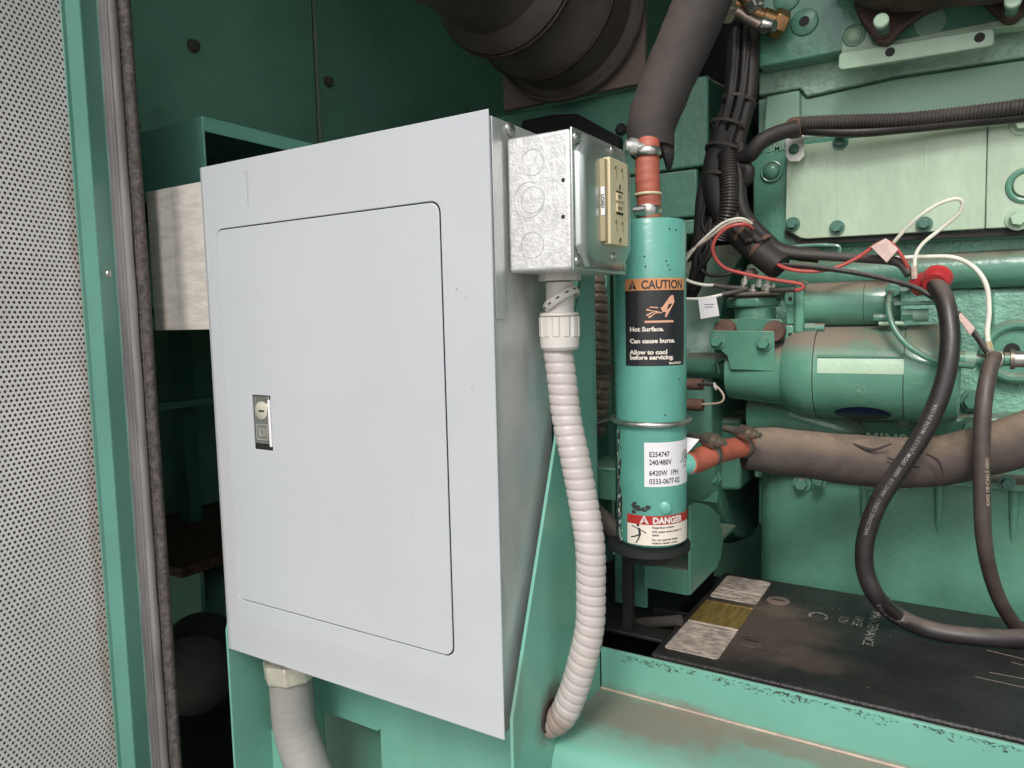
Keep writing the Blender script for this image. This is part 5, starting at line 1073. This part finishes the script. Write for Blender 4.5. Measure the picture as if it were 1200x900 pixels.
for k in range(9):
    x0_, y0_ = 842 + rnd.uniform(-12, 18), 232 + rnd.uniform(-20, 20); j_ = lambda a: rnd.uniform(-a, a)
    strand([(x0_, y0_, .935), (x0_ - 8 + j_(9), 268 + j_(8), .925), (826 + j_(10), 292 + j_(8), .92), (818 + j_(8), 316 + j_(8), .925), (808 + j_(7), 332 + j_(10), .935)], rnd.uniform(.0016, .0034), n='wire')
for k in range(6):
    a_ = rnd.uniform(-7, 9)
    strand([(868 + a_, 40 + rnd.uniform(-20, 20), .965), (862 + a_, 110, .950), (846 + a_, 170, .938), (842 + a_, 215, .925), (856 + a_, 255, .918), (884 + a_, 284, .905)], rnd.uniform(.0030, .0052), n='wire')
for x, y, Y_, r_ in ((866, 120, .965, .020), (853, 150, .955, .023), (850, 178, .945, .025), (846, 212, .94, .025)):
    MB().torus(P(x, y, Y=Y_), (.25, .3, 1), r_, .0016, 26, 6, flat=1.5).build('cable_tie', M['rubber'], hn)
for x, y, Y_, r_ in ((872, 272, .924, .0175), (890, 290, .921, .0172)):
    MB().torus(P(x, y, Y=Y_), (.75, .0, -.62), r_, .0018, 26, 6, flat=1.6).build('cable_tie', M['bushing'], hn)
lm = thing('corrugated_loom', 'dusty corrugated loom with smooth black cable running right above the side cover', 'loom', P(1050, 140, Y=.965))
MB().tube([P(930, 147, Y=.955), P(944, 144, Y=.96), P(1000, 142, Y=.965), P(1060, 140, Y=.97), P(1130, 133, Y=.975), P(1200, 124, Y=.975), P(1290, 110, Y=.98)], .0078, 16, ribs=(.0037, .0006, False)).build('ribbed_tube', M['rubber'], lm)
MB().tube([P(938, 152, Y=.965), P(1000, 155, Y=.970), P(1060, 150, Y=.975), P(1130, 143, Y=.98), P(1200, 136, Y=.985), P(1290, 122, Y=.985)], .0062, 14).build('smooth_tube', M['cable'], lm)
cl_ = poly_y('p_clamp', ((920, 160), (942, 158), (943, 182), (937, 189), (925, 190), (920, 183)), .984, .003, M['zinc'], .0008, None); tag(cl_, 'pale plated clamp strap bolted over the loom on the side cover', 'clamp')
MB().torus(P(931, 150, Y=.957), (1, 0.1, .1), .0105, .0022, 24, 8, flat=3.4).build('loop', M['bushing'], cl_)
inst(cl_, 'bolt', BOLTC, P(930.5, 175, Y=.984), (0, .2, 0), .60)
# brass fitting at the top
bf = thing('brass_fitting', 'dirty brass elbow fitting with hexagonal nut screwed into the cylinder head', 'fitting', P(900, 25, Y=.97))
c = P(911, 27, Y=.985); ax_ = Vector((-.75, -.45, .35)).normalized()
MB().lathe(c - ax_ * .010, ax_, [(0, .017), (.012, .0175), (.016, .0165)], 6, False, phase=.2).build('hex_nut', M['brass'], bf, .001)
MB().lathe(c, ax_, [(0, .0125), (.020, .0120), (.021, .0105), (.040, .0105), (.041, .0135), (.052, .0135), (.054, .011), (.075, .0105)], 24).build('body', M['brass'], bf)
a_ = P(890, 30, Y=.94); c_ = P(863, 14, Y=.93); MB().cyl(a_, c_, .0072, .0062, 18).build('valve_stem', M['dirtysteel'], bf)
MB().lathe(P(897, 30, Y=.945), (.85, -.2, -.3), [(-.006, .009), (0, .0092), (.004, .007), (.012, .0068)], 14).build('valve_nut', M['steel'], bf)
MB().cyl(P(886, 8, Y=.93), P(870, -10, Y=.93), .010, seg=14).build('branch', M['brass'], bf)
MB().lathe(P(884, 4, Y=.925), (.8, -.4, .2), [(-.008, .0085), (.004, .0085), (.005, .006), (.010, .006)], 6, False).build('branch_nut', M['steel'], bf)
wc = MB().lathe(P(852, 12, Y=.86), (.5, -.6, .7), [(-.010, .010), (.006, .010), (.008, .007), (.014, .007)], 14).build('worm_clamp', M['dirtysteel']); tag(wc, 'dusty worm clamp screw at the top of the dark sleeved hose', 'clamp')
wire('green_pipe', 'short green pipe stub behind the top of the dark hose', 'pipe', [(838, -20, .90), (846, 4, .90), (852, 20, .90)], .010, 'engine', 14)
wire('thin_wire', 'hair thin wire crossing the dark gap behind the beam', 'wire', [(828, 90, 1.1), (860, 108, 1.08), (890, 122, 1.05)], .0010, 'dirtysteel', 6)

for p in ((960, 563), (1020, 568), (1180, 566)): inst(en, 'bolt', BOLTC, P(*p, Y=.972), (0, random.random(), 0), .8)
for x, y, Y_, r_ in ((905, 300, 1.02, .006), (1140, 470, 1.02, .010), (1150, 520, 1.0, .007), (868, 520, 1.02, .008), (838, 560, 1.0, .007), (826, 505, 1.0, .006)):
    c = P(x, y, Y=Y_); MB().lathe((c.x, c.y, c.z), (0, -1, 0), [(0, r_ * 1.5), (.003, r_ * 1.4), (.0031, r_), (.010, r_ * .9)], 6 if r_ > .0065 else 16, False).build('pipe_plug', M['engine'], en)
GR = {'red_wire': 'wires around the starter motor', 'tan_wire': 'wires around the starter motor', 'white_wire': 'wires around the starter motor', 'black_wire': 'wires around the starter motor',
      'wire_sleeve': 'dark sleeves on the wire ends', 'wire_tag': 'tags on the wires', 'heat_crimp': 'crimped wire ends'}
for o in bpy.data.objects:
    if o.parent is None and o.name.split('.')[0] in GR: o['group'] = GR[o.name.split('.')[0]]
for o in bpy.data.objects:
    if '_o' in o: del o['_o']
for m_ in bpy.data.materials:
    if '_' in m_: del m_['_']
